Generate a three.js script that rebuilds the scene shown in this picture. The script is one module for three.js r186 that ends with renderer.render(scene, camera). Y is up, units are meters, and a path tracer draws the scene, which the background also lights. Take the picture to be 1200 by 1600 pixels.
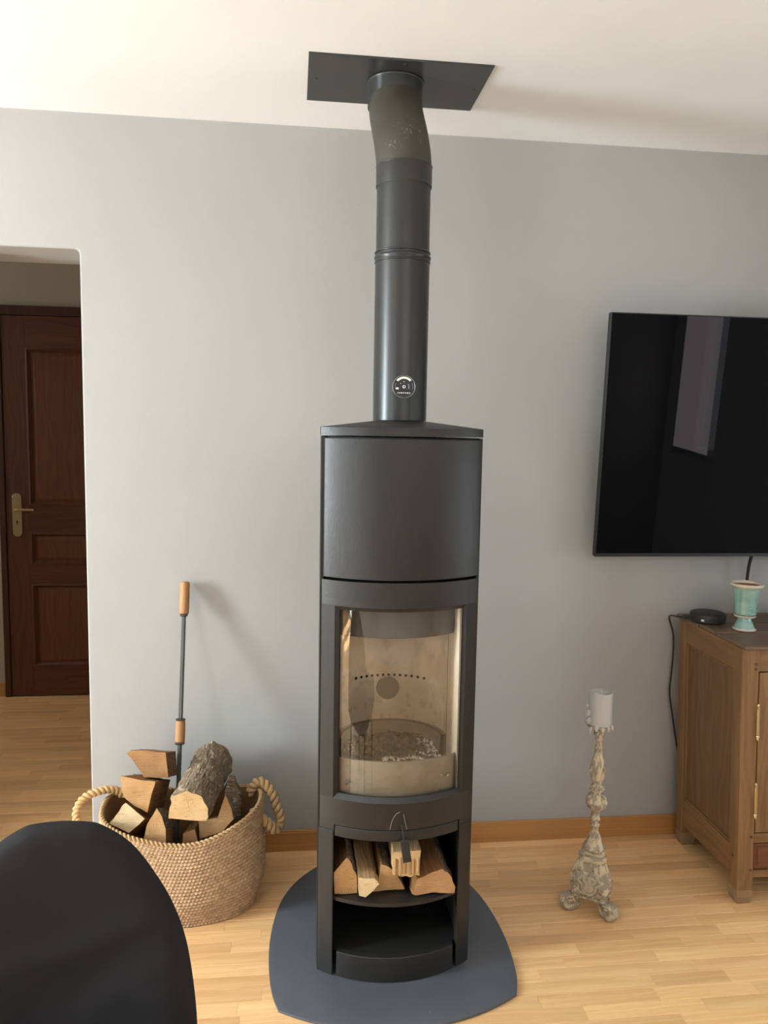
import * as THREE from 'three';
import { mergeGeometries, toCreasedNormals } from 'three/addons/utils/BufferGeometryUtils.js';
import { RoundedBoxGeometry } from 'three/addons/geometries/RoundedBoxGeometry.js';
import { RectAreaLightUniformsLib } from 'three/addons/lights/RectAreaLightUniformsLib.js';

// ---------------------------------------------------------------- camera, sky, lights, exposure
const scene = new THREE.Scene();
const camera = new THREE.PerspectiveCamera(2 * Math.atan(800 / 1218) * 180 / Math.PI, 0.75, 0.05, 60);
{
  const pitch = 0.10327, yaw = 0.11724, roll = 0.01722;
  const fw = new THREE.Vector3(Math.sin(yaw) * Math.cos(pitch), -Math.sin(pitch), -Math.cos(yaw) * Math.cos(pitch));
  const rt = new THREE.Vector3(Math.cos(yaw), 0, Math.sin(yaw)), up = new THREE.Vector3().crossVectors(rt, fw);
  const r2 = rt.clone().multiplyScalar(Math.cos(roll)).addScaledVector(up, Math.sin(roll));
  const u2 = up.clone().multiplyScalar(Math.cos(roll)).addScaledVector(rt, -Math.sin(roll));
  camera.position.set(0, 1.508, 2.6935);
  camera.quaternion.setFromRotationMatrix(new THREE.Matrix4().makeBasis(r2, u2, fw.clone().negate()));
}
scene.add(camera);
scene.background = new THREE.Color(0.80, 0.90, 1.0);
scene.backgroundIntensity = 2.0;
RectAreaLightUniformsLib.init();
function daylight(name, color, intensity, w, h, at, towards) {       // daylight entering through one window of the room
  const l = new THREE.RectAreaLight(color, intensity, w, h);
  l.name = name; l.position.set(...at); l.lookAt(...towards); scene.add(l);
  return l;
}
daylight('left_window_daylight', new THREE.Color(0.83, 0.94, 1.0), 98, 0.66, 1.30, [-3.98, 1.50, 1.55], [0, 1.50, 1.55]);
for (const x of [-2.76, -2.40]) daylight('back_door_daylight', new THREE.Color(0.85, 0.94, 1.0), 13, 0.22, 1.98, [x, 1.06, 3.58], [x, 1.06, 0]);
daylight('back_high_window_daylight', new THREE.Color(1.0, 0.97, 0.94), 4.8, 1.6, 0.42, [1.0, 2.04, 3.58], [1.0, 2.04, 0]);
daylight('right_low_window_daylight', new THREE.Color(0.88, 0.97, 1.0), 4.8, 0.76, 0.86, [2.98, 1.00, 1.52], [0, 1.00, 1.52]);
daylight('right_window_daylight', new THREE.Color(1.0, 0.86, 0.91), 3.6, 0.52, 1.08, [2.98, 1.58, 3.14], [0, 1.58, 3.14]);
const sun = new THREE.DirectionalLight(new THREE.Color(1.0, 0.96, 0.9), 55);   // steep sun through the glazed back door, behind the camera
sun.position.set(-2.58, 8.2, 7.9); sun.target.position.set(-2.58, 0, 3.16); sun.castShadow = true; sun.shadow.radius = 1;
Object.assign(sun.shadow.camera, { left: -5, right: 5, top: 5, bottom: -5, near: 0.5, far: 20 });
scene.add(sun, sun.target);
daylight('hall_window_daylight', new THREE.Color(1.0, 0.93, 0.82), 12.0, 0.6, 0.9, [-3.98, 1.85, -1.0], [0, 1.85, -1.0]);

const renderer = new THREE.WebGLRenderer({ antialias: true });
renderer.toneMapping = THREE.LinearToneMapping;
renderer.toneMappingExposure = 0.945;
renderer.shadowMap.enabled = true;

// ---------------------------------------------------------------- helpers
function rng(seed) { let s = seed | 0; return () => { s = (s + 0x6d2b79f5) | 0; let t = Math.imul(s ^ (s >>> 15), 1 | s); t = (t + Math.imul(t ^ (t >>> 7), 61 | t)) ^ t; return ((t ^ (t >>> 14)) >>> 0) / 4294967296; }; }
const V = (x, y, z) => new THREE.Vector3(x, y, z);
const lerp = (a, b, t) => a + (b - a) * t, clamp = (x, a, b) => Math.min(b, Math.max(a, x));
const sstep = (a, b, x) => { const t = clamp((x - a) / (b - a), 0, 1); return t * t * (3 - 2 * t); };
function h3(x, y, z) { let h = Math.imul(x, 374761393) ^ Math.imul(y, 668265263) ^ Math.imul(z, 1440662683); h = Math.imul(h ^ (h >>> 13), 1274126177); return ((h ^ (h >>> 16)) >>> 0) / 4294967296; }
function noise2(x, y, px, py, seed) {                                // value noise that repeats after px, py cells
  const xi = Math.floor(x), yi = Math.floor(y), fx = x - xi, fy = y - yi, u = fx * fx * (3 - 2 * fx), v = fy * fy * (3 - 2 * fy);
  const m = (a, n) => ((a % n) + n) % n, g = (a, b) => h3(m(a, px), m(b, py), seed);
  return lerp(lerp(g(xi, yi), g(xi + 1, yi), u), lerp(g(xi, yi + 1), g(xi + 1, yi + 1), u), v);
}
function fbm(u, v, fx, fy, seed, oct = 4) { let s = 0, a = 0.5, n = 0; for (let k = 0; k < oct; k++) { s += a * noise2(u * fx, v * fy, fx, fy, seed + k * 17); n += a; a *= 0.5; fx *= 2; fy *= 2; } return s / n; }
function noise3(p, f, seed) {
  const q = [p.x * f, p.y * f, p.z * f], i = q.map(Math.floor), t = q.map((c, k) => { const d = c - i[k]; return d * d * (3 - 2 * d); });
  const g = (a, b, c) => h3(i[0] + a + c * 57, i[1] + b, i[2] * 31 + c * 31 + seed);
  const l = (c) => lerp(lerp(g(0, 0, c), g(1, 0, c), t[0]), lerp(g(0, 1, c), g(1, 1, c), t[0]), t[1]);
  return lerp(l(0), l(1), t[2]);
}
function dataTex(w, h, fn, srgb, tile) {                             // fn(u, v) gives [r, g, b] in 0..1 (sRGB for colour maps); tile = size in metres
  const d = new Uint8Array(w * h * 4);
  for (let j = 0; j < h; j++) for (let i = 0; i < w; i++) {
    const c = fn(i / w, j / h), k = (j * w + i) * 4;
    for (let m = 0; m < 3; m++) d[k + m] = clamp(Math.round((Array.isArray(c) ? c[m] : c) * 255), 0, 255);
    d[k + 3] = 255;
  }
  const t = new THREE.DataTexture(d, w, h);
  t.wrapS = t.wrapT = THREE.RepeatWrapping; t.magFilter = THREE.LinearFilter; t.minFilter = THREE.LinearMipmapLinearFilter; t.generateMipmaps = true;
  if (srgb) t.colorSpace = THREE.SRGBColorSpace;
  if (tile) t.repeat.set(1 / tile[0], 1 / tile[1]);
  t.needsUpdate = true;
  return t;
}
const mix3 = (a, b, t) => [lerp(a[0], b[0], t), lerp(a[1], b[1], t), lerp(a[2], b[2], t)];
const hex = (s) => [1, 3, 5].map((k) => parseInt(s.slice(k, k + 2), 16) / 255);
const taken = new Map();
function numbered(name) { const n = taken.get(name) ?? 0; taken.set(name, n + 1); return n ? `${name}_${String(n).padStart(3, '0')}` : name; }
function plain(g) {                                                  // position, normal, uv only, without index
  let q = g.index ? g.toNonIndexed() : g.clone();
  if (!q.attributes.normal) q.computeVertexNormals();
  if (!q.attributes.uv) q.setAttribute('uv', new THREE.BufferAttribute(new Float32Array(q.attributes.position.count * 2), 2));
  for (const k of Object.keys(q.attributes)) if (!['position', 'normal', 'uv'].includes(k)) q.deleteAttribute(k);
  q.morphAttributes = {};
  return q;
}
const merge = (list) => { const l = list.flat(Infinity).map(plain); return l.length === 1 ? l[0] : mergeGeometries(l); };
function uvBox(g, grain = 'x', off = [0, 0]) {                       // uv in metres from the face directions, u along the grain
  const q = plain(g), p = q.attributes.position, uv = q.attributes.uv, a = V(), b = V(), c = V(), n = V();
  for (let i = 0; i < p.count; i += 3) {
    a.fromBufferAttribute(p, i); b.fromBufferAttribute(p, i + 1); c.fromBufferAttribute(p, i + 2);
    n.crossVectors(b.clone().sub(a), c.clone().sub(a));
    const ax = Math.abs(n.x) >= Math.abs(n.y) && Math.abs(n.x) >= Math.abs(n.z) ? 'x' : Math.abs(n.y) >= Math.abs(n.z) ? 'y' : 'z';
    let [s, t] = ['x', 'y', 'z'].filter((k) => k !== ax);
    if (t === grain) [s, t] = [t, s];
    [a, b, c].forEach((w, k) => uv.setXY(i + k, w[s] + off[0], w[t] + off[1]));
  }
  return q;
}
function obj(name, geos, mat, parent = scene) {
  const m = new THREE.Mesh(merge(Array.isArray(geos) ? geos : [geos]), mat);
  m.name = parent === scene ? numbered(name) : name; m.castShadow = m.receiveShadow = true;
  if (parent !== scene) { const n = parent.children.filter((c) => c.userData.stem === name).length; if (n) m.name = `${name}_${String(n).padStart(3, '0')}`; }
  parent.add(m);
  Object.defineProperty(m.userData, 'stem', { value: name, enumerable: false });
  return m;
}
function tag(o, label, category, group) { o.userData.label = label; o.userData.category = category; if (group) o.userData.group = group; return o; }
function thing(name, label, category, at = [0, 0, 0], group) {
  const o = new THREE.Group(); o.name = numbered(name); o.position.set(...at); scene.add(o);
  return tag(o, label, category, group);
}
function struct(name, geos, mat, parent = scene) { const m = obj(name, geos, mat, parent); if (parent === scene) m.userData.kind = 'structure'; return m; }
const box = (x0, x1, y0, y1, z0, z1, r = 0) => {
  const w = x1 - x0, h = y1 - y0, d = z1 - z0, g = r ? new RoundedBoxGeometry(w, h, d, 2, Math.min(r, w / 2.02, h / 2.02, d / 2.02)) : new THREE.BoxGeometry(w, h, d);
  return g.translate((x0 + x1) / 2, (y0 + y1) / 2, (z0 + z1) / 2);
};
function gridGeo(nu, nv, fn, flip = false) {                         // a surface fn(u, v) with smooth normals
  const pos = [], uv = [], idx = [];
  for (let j = 0; j <= nv; j++) for (let i = 0; i <= nu; i++) { const p = fn(i / nu, j / nv); pos.push(p.x, p.y, p.z); uv.push(i / nu, j / nv); }
  for (let j = 0; j < nv; j++) for (let i = 0; i < nu; i++) { const a = j * (nu + 1) + i, b = a + 1, c = a + nu + 1, d = c + 1; flip ? idx.push(a, c, b, b, c, d) : idx.push(a, b, c, b, d, c); }
  const g = new THREE.BufferGeometry();
  g.setAttribute('position', new THREE.Float32BufferAttribute(pos, 3)); g.setAttribute('uv', new THREE.Float32BufferAttribute(uv, 2)); g.setIndex(idx); g.computeVertexNormals();
  return g;
}
function planExtrude(pts, y0, y1, bevel = 0, holes = []) {           // a plan outline [x, z] raised from y0 to y1
  const s = new THREE.Shape(pts.map(([x, z]) => new THREE.Vector2(x, -z)));
  for (const h of holes) s.holes.push(new THREE.Path(h.map(([x, z]) => new THREE.Vector2(x, -z))));
  const g = new THREE.ExtrudeGeometry(s, { depth: y1 - y0 - 2 * bevel, bevelEnabled: bevel > 0, bevelThickness: bevel, bevelSize: bevel, bevelOffset: -bevel, bevelSegments: 2 });
  g.rotateX(-Math.PI / 2).translate(0, y0 + bevel, 0);
  return toCreasedNormals(g, 0.6);
}
function tube(points, r, seg = 40, rad = 12, closed = false) { return new THREE.TubeGeometry(new THREE.CatmullRomCurve3(points.map((p) => p.isVector3 ? p : V(...p)), closed, 'catmullrom', 0.5), seg, r, rad, closed); }
function rod(a, b, r, rad = 16, r2 = r) { const A = V(...a), B = V(...b), d = B.clone().sub(A), g = new THREE.CylinderGeometry(r2, r, d.length(), rad); g.applyQuaternion(new THREE.Quaternion().setFromUnitVectors(V(0, 1, 0), d.clone().normalize())); return g.translate((A.x + B.x) / 2, (A.y + B.y) / 2, (A.z + B.z) / 2); }
const lathe = (pts, seg = 40) => new THREE.LatheGeometry(pts.map(([r, y]) => new THREE.Vector2(r, y)), seg);

// ---------------------------------------------------------------- materials
const std = (o) => new THREE.MeshStandardMaterial(o), phy = (o) => new THREE.MeshPhysicalMaterial(o);
const rgb = (r, g, b) => new THREE.Color().setRGB(r, g, b);
const plasterBump = dataTex(512, 512, (u, v) => 0.55 * fbm(u, v, 48, 48, 3, 3) + 0.45 * fbm(u, v, 6, 6, 9, 3), false, [0.8, 0.8]);
const plasterTone = dataTex(256, 256, (u, v) => { const k = 0.965 + 0.05 * fbm(u, v, 4, 4, 21, 4); return [k, k, k]; }, true, [2.2, 2.2]);
const wallMat = std({ color: rgb(0.380, 0.376, 0.360), roughness: 0.75, map: plasterTone, bumpMap: plasterBump, bumpScale: 0.0003 });
const ceilingMat = std({ color: rgb(0.865, 0.885, 0.90), roughness: 0.9, map: plasterTone, bumpMap: plasterBump, bumpScale: 0.0002 });
const hallWallMat = std({ color: rgb(0.44, 0.39, 0.31), roughness: 0.85, map: plasterTone, bumpMap: plasterBump, bumpScale: 0.001 });
function woodTex(light, dark, seed, tile, o = {}) {
  const L = hex(light), D = hex(dark), { streak = 1, fig = 1, pore = 0.5 } = o;
  return dataTex(512, 512, (u, v) => {
    const warp = (fbm(u, v, 3, 4, seed, 3) - 0.5) * 0.35 * fig, a = fbm(u, v + warp, 2, 10, seed + 5, 3), b = fbm(u, v + warp * 0.6, 4, 64, seed + 11, 3);
    const ring = 0.5 + 0.5 * Math.sin((v + warp) * Math.PI * 2 * 9 + 5 * a), p = sstep(0.66, 0.82, fbm(u, v, 24, 160, seed + 31, 2)) * pore;
    return mix3(L, D, clamp((0.34 * a + 0.42 * b + 0.20 * ring * fig) * streak - 0.12 + p * 0.4, 0, 1));
  }, true, tile);
}
const woodBump = dataTex(512, 512, (u, v) => 0.6 * fbm(u, v, 4, 80, 77, 3) + 0.4 * fbm(u, v, 24, 160, 78, 2), false, [0.6, 0.22]);
const oakTex = woodTex('#dcb98c', '#b88a5a', 101, [0.9, 0.24], { fig: 0.7 });
const oakMats = [[1, 0.97, 0.9], [0.93, 0.88, 0.80], [1.10, 1.07, 1.00], [0.87, 0.80, 0.72], [0.99, 0.93, 0.84], [1.04, 0.99, 0.93]].map(([r, g, b]) =>
  phy({ map: oakTex, color: rgb(1.22 * r, 1.22 * g, 1.22 * b), roughness: 0.42, bumpMap: woodBump, bumpScale: 0.0004, clearcoat: 0.25, clearcoatRoughness: 0.35 }));
const floorBase = std({ color: rgb(0.10, 0.06, 0.03), roughness: 0.8 });
const skirtMat = std({ map: woodTex('#bf8a50', '#9c6b38', 140, [1.4, 0.2], { fig: 0.5 }), roughness: 0.5, bumpMap: woodBump, bumpScale: 0.0003 });
const doorMat = std({ map: woodTex('#6f4029', '#3f2116', 160, [0.9, 0.3]), roughness: 0.45, bumpMap: woodBump, bumpScale: 0.0006 });
const doorPanelMat = std({ map: woodTex('#7d4a2c', '#4b2a1a', 166, [0.9, 0.3]), roughness: 0.45, bumpMap: woodBump, bumpScale: 0.0006 });
const cabTex = woodTex('#926f47', '#66472b', 180, [0.9, 0.28], { streak: 1.15 });
const cabMat = std({ map: cabTex, roughness: 0.55, bumpMap: woodBump, bumpScale: 0.0010 });
const cabPanelMat = std({ map: woodTex('#83623f', '#583d26', 186, [0.9, 0.4], { streak: 1.1 }), roughness: 0.55, bumpMap: woodBump, bumpScale: 0.0008 });
const cabTopMat = std({ map: woodTex('#7a6350', '#544132', 190, [1.1, 0.3], { streak: 1.1 }), roughness: 0.42, bumpMap: woodBump, bumpScale: 0.0010 });
const cabFootMat = std({ map: woodTex('#9a7f60', '#755a3e', 195, [0.9, 0.28]), roughness: 0.8 });
const ironBump = dataTex(512, 512, (u, v) => 0.6 * fbm(u, v, 128, 128, 41, 2) + 0.4 * fbm(u, v, 16, 16, 42, 3), false, [0.25, 0.25]);
const ironRough = dataTex(256, 256, (u, v) => { const k = 0.78 + 0.22 * fbm(u, v, 5, 5, 45, 4); return [k, k, k]; }, false, [0.6, 0.6]);
const ironMat = phy({ color: rgb(0.0165, 0.0155, 0.0145), roughness: 0.46, roughnessMap: ironRough, bumpMap: ironBump, bumpScale: 0.0004, specularIntensity: 1.0 });
const ironInside = std({ color: rgb(0.012, 0.012, 0.012), roughness: 0.75 });
const pipeMat = phy({ color: rgb(0.022, 0.022, 0.021), roughness: 0.38, roughnessMap: ironRough, specularIntensity: 1.0 });
const dustTex = dataTex(512, 512, (u, v) => {                        // grey dust settled on the bend of the flue
  const s = sstep(0.80, 0.86, noise2(u * 90, v * 90, 90, 90, 5)) * sstep(0.5, 0.7, fbm(u, v, 5, 5, 6, 3)), k = fbm(u, v, 6, 6, 8, 4);
  return mix3(mix3(hex('#35332d'), hex('#47443b'), k), hex('#a9a69a'), s * 0.5);
}, true, [0.5, 0.5]);
const pipeDustMat = phy({ map: dustTex, roughness: 0.62 });
const plateTex = dataTex(512, 512, (u, v) => {                       // floor plate: faint ash smears and a few specks
  const k = fbm(u, v, 5, 4, 61, 4), s = sstep(0.90, 0.93, noise2(u * 60, v * 60, 60, 60, 62)) * sstep(0.55, 0.65, fbm(u, v, 4, 4, 65, 2));
  return mix3(mix3(hex('#4b4e54'), hex('#595d65'), k), hex('#b0b2b2'), s * 0.8);
}, true, [0.9, 0.9]);
const plateMat = phy({ map: plateTex, roughness: 0.42, roughnessMap: ironRough, bumpMap: ironBump, bumpScale: 0.0002 });
const ceilingPlateMat = phy({ color: rgb(0.035, 0.036, 0.036), roughness: 0.3 });
const brassMat = std({ color: rgb(0.55, 0.42, 0.22), metalness: 0.9, roughness: 0.4 });
const steelMat = std({ color: rgb(0.10, 0.095, 0.09), metalness: 0.6, roughness: 0.45, bumpMap: ironBump, bumpScale: 0.001 });
const blackPlastic = std({ color: rgb(0.012, 0.012, 0.013), roughness: 0.45 });

// ---------------------------------------------------------------- room
const ROOM = { l: -4.0, r: 3.0, z: 3.6, h: 2.5, hall: -1.752, open: [-1.16, -0.69, 2.077], t: 0.259 };
function wallWithHoles(w0, w1, h, holes, t) {                        // in x/y, thickness towards -z
  const s = new THREE.Shape([[w0, 0], [w1, 0], [w1, h], [w0, h]].map((p) => new THREE.Vector2(...p)));
  for (const [a, b, c, d] of holes) s.holes.push(new THREE.Path([[a, c], [a, d], [b, d], [b, c]].map((p) => new THREE.Vector2(...p))));
  return new THREE.ExtrudeGeometry(s, { depth: t, bevelEnabled: false }).translate(0, 0, -t);
}
{
  const [ox0, ox1, oy] = ROOM.open, r = 0.018;                       // wall behind the stove, with the opening to the hall
  const s = new THREE.Shape();
  s.moveTo(ROOM.l - 0.3, 0); s.lineTo(ox0, 0); s.lineTo(ox0, oy); s.lineTo(ox1 - r, oy); s.quadraticCurveTo(ox1, oy, ox1, oy - r); s.lineTo(ox1, 0);
  s.lineTo(ROOM.r + 0.3, 0); s.lineTo(ROOM.r + 0.3, ROOM.h + 0.05); s.lineTo(ROOM.l - 0.3, ROOM.h + 0.05);
  struct('wall_front', uvBox(new THREE.ExtrudeGeometry(s, { depth: ROOM.t - 0.012, bevelEnabled: true, bevelThickness: 0.006, bevelSize: 0.006, bevelOffset: -0.006, bevelSegments: 3, curveSegments: 8 }).translate(0, 0, -ROOM.t + 0.006)), wallMat);
  struct('wall_left', uvBox(wallWithHoles(-3.9, 0, ROOM.h, [[-1.89, -1.21, 0.82, 2.18]], 0.3).rotateY(Math.PI / 2).translate(ROOM.l, 0, 0)), wallMat);
  struct('wall_right', uvBox(wallWithHoles(0, 3.9, ROOM.h, [[2.83, 3.45, 0.98, 2.18], [1.12, 1.92, 0.55, 1.45]], 0.3).rotateY(-Math.PI / 2).translate(ROOM.r, 0, 0)), wallMat);
  struct('wall_back', uvBox(wallWithHoles(ROOM.l, ROOM.r, ROOM.h, [[-2.915, -2.605, 0.03, 2.09], [-2.555, -2.245, 0.03, 2.09], [0.17, 1.83, 1.81, 2.27]], 0.3).translate(0, 0, ROOM.z + 0.3)), wallMat);
  struct('ceiling', uvBox(box(ROOM.l - 0.3, ROOM.r + 0.3, ROOM.h, ROOM.h + 0.15, ROOM.hall - 0.15, ROOM.z + 0.3)), ceilingMat);
  struct('wall_hall', uvBox(box(ROOM.l - 0.3, 0.75, 0, ROOM.h, ROOM.hall - 0.15, ROOM.hall)), hallWallMat);
  struct('wall_hall_left', uvBox(wallWithHoles(ROOM.t, -ROOM.hall, ROOM.h, [[0.68, 1.32, 1.13, 2.27]], 0.3).rotateY(Math.PI / 2).translate(ROOM.l, 0, 0)), hallWallMat);
  struct('wall_hall_right', uvBox(box(0.6, 0.75, 0, ROOM.h, ROOM.hall, -ROOM.t)), hallWallMat);
}
// windows out of the picture (they light the room and show in the reflections): frame, muntin and pane each
const frameMat = std({ color: rgb(0.72, 0.71, 0.69), roughness: 0.5 });
const paneMat = phy({ color: rgb(1, 1, 1), transmission: 1, thickness: 0, roughness: 0.0, ior: 1.5 });
function windowUnit(name, w, h, at, turn) {
  const g = new THREE.Group(); g.name = name; g.position.set(...at); g.rotation.y = turn; g.userData.kind = 'structure'; scene.add(g);
  const f = 0.055;
  obj('window_frame', [box(-w / 2, w / 2, 0, f, -0.03, 0.03, 0.006), box(-w / 2, w / 2, h - f, h, -0.03, 0.03, 0.006), box(-w / 2, -w / 2 + f, f, h - f, -0.03, 0.03, 0.006), box(w / 2 - f, w / 2, f, h - f, -0.03, 0.03, 0.006)], frameMat, g);
  obj('pane', box(-w / 2 + f, w / 2 - f, f, h - f, -0.003, 0.003), paneMat, g);
}
windowUnit('window_1', 0.68, 1.36, [ROOM.l - 0.2, 0.82, 1.55], Math.PI / 2);
windowUnit('window_4', 0.31, 2.06, [-2.76, 0.03, ROOM.z + 0.2], 0);
windowUnit('window_7', 1.66, 0.46, [1.0, 1.81, ROOM.z + 0.2], 0);
windowUnit('window_6', 0.31, 2.06, [-2.40, 0.03, ROOM.z + 0.2], 0);
windowUnit('window_5', 0.64, 1.14, [ROOM.l - 0.2, 1.13, -1.0], Math.PI / 2);
windowUnit('window_2', 0.80, 0.90, [ROOM.r + 0.2, 0.55, 1.52], Math.PI / 2);
windowUnit('window_3', 0.62, 1.2, [ROOM.r + 0.2, 0.98, 3.14], Math.PI / 2);

// floor: dark sub-floor, one mesh for every strip that shows, the rest joined
{
  const floor = struct('floor', box(ROOM.l - 0.3, ROOM.r + 0.3, -0.12, -0.006, ROOM.hall - 0.15, ROOM.z + 0.3), floorBase);
  const W = 0.0500, R = rng(12), shapes = new Map(), rest = [];
  const strip = (len, variant) => {
    const key = len.toFixed(3) + variant;
    if (!shapes.has(key)) {
      const c = 0.0006, w = W - 0.0004, l = len - 0.0005;            // a board with eased top edges
      const s = new THREE.Shape([[-w / 2, 0], [w / 2, 0], [w / 2, 0.0105 - c], [w / 2 - c, 0.0105], [-w / 2 + c, 0.0105], [-w / 2, 0.0105 - c]].map((q) => new THREE.Vector2(...q)));
      const g = new THREE.ExtrudeGeometry(s, { depth: l, bevelEnabled: false }).translate(0, 0, -l / 2).rotateY(Math.PI / 2);
      shapes.set(key, uvBox(g, 'x', [variant * 0.37, variant * 0.113]));
    }
    return shapes.get(key);
  };
  const LEN = [0.22, 0.28, 0.33, 0.38, 0.46];
  let count = 0;
  for (let j = 0; ; j++) {
    const z = ROOM.hall + W * (j + 0.5);
    if (z > ROOM.z) break;
    let x = ROOM.l + 0.02 - R() * 0.3;
    while (x < ROOM.r) {
      const len = LEN[Math.floor(R() * 5)], variant = Math.floor(R() * 8), cx = x + len / 2, tone = Math.floor(Math.pow(R(), 1.2) * 6), y = -0.0105 + (R() - 0.5) * 0.0004;
      x += len;
      if (z < -0.02 && z > -ROOM.t + 0.02 && cx > ROOM.open[1] + 0.1) continue;
      const seen = (z > 0.0 && z < 0.92 && cx > -0.95 + (z > 0.5 ? 0.5 : 0) && cx < 1.95 - z * 0.3 && !(z > 0.30 && z < 0.72 && cx > 0.05 && cx < 0.52)) || (z > -0.42 && z <= 0 && cx < -0.5 && cx > -1.15);
      const g = strip(len, variant);
      if (seen && count < 300) {
        const m = new THREE.Mesh(g, oakMats[tone]); m.name = count ? `floor_strip_${String(count).padStart(3, '0')}` : 'floor_strip'; m.position.set(cx, y, z); m.castShadow = m.receiveShadow = true; floor.add(m); count++;
      } else (rest[tone] ??= []).push(g.clone().translate(cx, y, z));
    }
  }
  rest.forEach((l, k) => { const m = obj('floor_strips_beyond', l, oakMats[k], floor); m.userData.kind = 'stuff'; });
}
// skirting boards
{
  const board = (x0, x1, z, h) => {
    const g = uvBox(merge([box(x0, x1, 0, h - 0.006, z, z + 0.014, 0.002), box(x0, x1, h - 0.007, h, z, z + 0.011, 0.003)]), 'x');
    return g;
  };
  struct('baseboard_front', board(ROOM.open[1] + 0.0, ROOM.r, 0.0, 0.076), skirtMat);
  struct('baseboard_hall', board(ROOM.l, -1.585, ROOM.hall, 0.076), skirtMat);
}
// door at the end of the hall
{
  const z = ROOM.hall, x0 = -1.548, x1 = -0.70, X = (a) => a;
  const d = struct('door_1', [box(x0 - 0.032, x0, 0, 2.09, z, z + 0.03, 0.004), box(x1, x1 + 0.032, 0, 2.09, z, z + 0.03, 0.004), box(x0 - 0.032, x1 + 0.032, 2.088, 2.138, z, z + 0.035, 0.004)].map((g) => uvBox(g, 'y')), std({ map: doorMat.map, color: rgb(0.55, 0.5, 0.48), roughness: 0.5 }));
  const a = -1.425, b = -0.823, ys = [[1.07, 1.92], [0.745, 0.925], [0.17, 0.64]], f0 = z + 0.004, f1 = z + 0.024;
  const leaf = [box(x0 + 0.003, a, 0.008, 2.086, f0, f1, 0.002), box(b, x1 - 0.003, 0.008, 2.086, f0, f1, 0.002), box(a, b, 0.008, 0.17, f0, f1), box(a, b, 0.64, 0.745, f0, f1), box(a, b, 0.925, 1.07, f0, f1), box(a, b, 1.92, 2.086, f0, f1)];
  const lf = obj('door_leaf', leaf.map((g, k) => uvBox(g, k < 2 ? 'y' : 'x', [k * 0.2, k * 0.13])), doorMat, d);
  const moulding = (x, X1, y, Y) => {                                // a stepped frame that slopes down into the panel
    const ring = (i, zz) => [V(x + i, y + i, zz), V(X1 - i, y + i, zz), V(X1 - i, Y - i, zz), V(x + i, Y - i, zz)], L = [ring(0, f1 + 0.005), ring(0.010, f1 + 0.007), ring(0.016, f1 - 0.001), ring(0.026, f1 - 0.010)], out = [];
    for (let k = 0; k < 3; k++) for (let s = 0; s < 4; s++) { const p = L[k][s], q = L[k][(s + 1) % 4], p2 = L[k + 1][s], q2 = L[k + 1][(s + 1) % 4]; out.push(gridGeo(1, 1, (u, v) => p.clone().lerp(q, u).lerp(p2.clone().lerp(q2, u), v))); }
    for (let s = 0; s < 4; s++) { const p = L[0][s], q = L[0][(s + 1) % 4], dn = V(0, 0, -0.006); out.push(gridGeo(1, 1, (u, v) => p.clone().lerp(q, u).addScaledVector(dn, 1 - v))); }
    return merge(out);
  };
  for (const [y0, y1] of ys) {
    obj('moulding', uvBox(moulding(a, b, y0, y1), 'y', [y0, 0.1]), doorMat, d);
    const fielded = new THREE.ExtrudeGeometry(new THREE.Shape([[a + 0.045, y0 + 0.04], [b - 0.045, y0 + 0.04], [b - 0.045, y1 - 0.04], [a + 0.045, y1 - 0.04]].map((p) => new THREE.Vector2(...p))), { depth: 0.006, bevelEnabled: true, bevelThickness: 0.006, bevelSize: 0.016, bevelSegments: 1 }).translate(0, 0, f0 + 0.006);
    obj('door_panel', [box(a, b, y0, y1, f0, f0 + 0.008), fielded].map((g) => uvBox(g, 'y', [y0 * 0.7, 0.4])), doorPanelMat, d);
  }
  const plate = new THREE.Shape(); const px = -1.489;
  plate.absarc(px, 1.115, 0.022, 0, Math.PI, false); plate.lineTo(px - 0.022, 0.925); plate.absarc(px, 0.925, 0.022, Math.PI, 2 * Math.PI, false);
  const hd = obj('handle_plate', new THREE.ExtrudeGeometry(plate, { depth: 0.003, bevelEnabled: true, bevelSize: 0.002, bevelThickness: 0.002, bevelSegments: 2 }).translate(0, 0, f1), brassMat, d);
  obj('lever', [rod([px, 1.052, f1], [px, 1.052, f1 + 0.045], 0.008), tube([[px, 1.052, f1 + 0.045], [px + 0.03, 1.054, f1 + 0.05], [px + 0.10, 1.052, f1 + 0.048]], 0.007, 16, 10)], brassMat, hd);
  obj('keyhole', [new THREE.CylinderGeometry(0.005, 0.005, 0.003, 12).rotateX(Math.PI / 2).translate(px, 0.985, f1 + 0.006), box(px - 0.002, px + 0.002, 0.968, 0.985, f1 + 0.004, f1 + 0.0075)], ironInside, hd);
  for (const y of [1.118, 0.915]) obj('screw', new THREE.SphereGeometry(0.004, 10, 6).scale(1, 1, 0.5).translate(px, y, f1 + 0.005), brassMat, hd);
}

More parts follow.
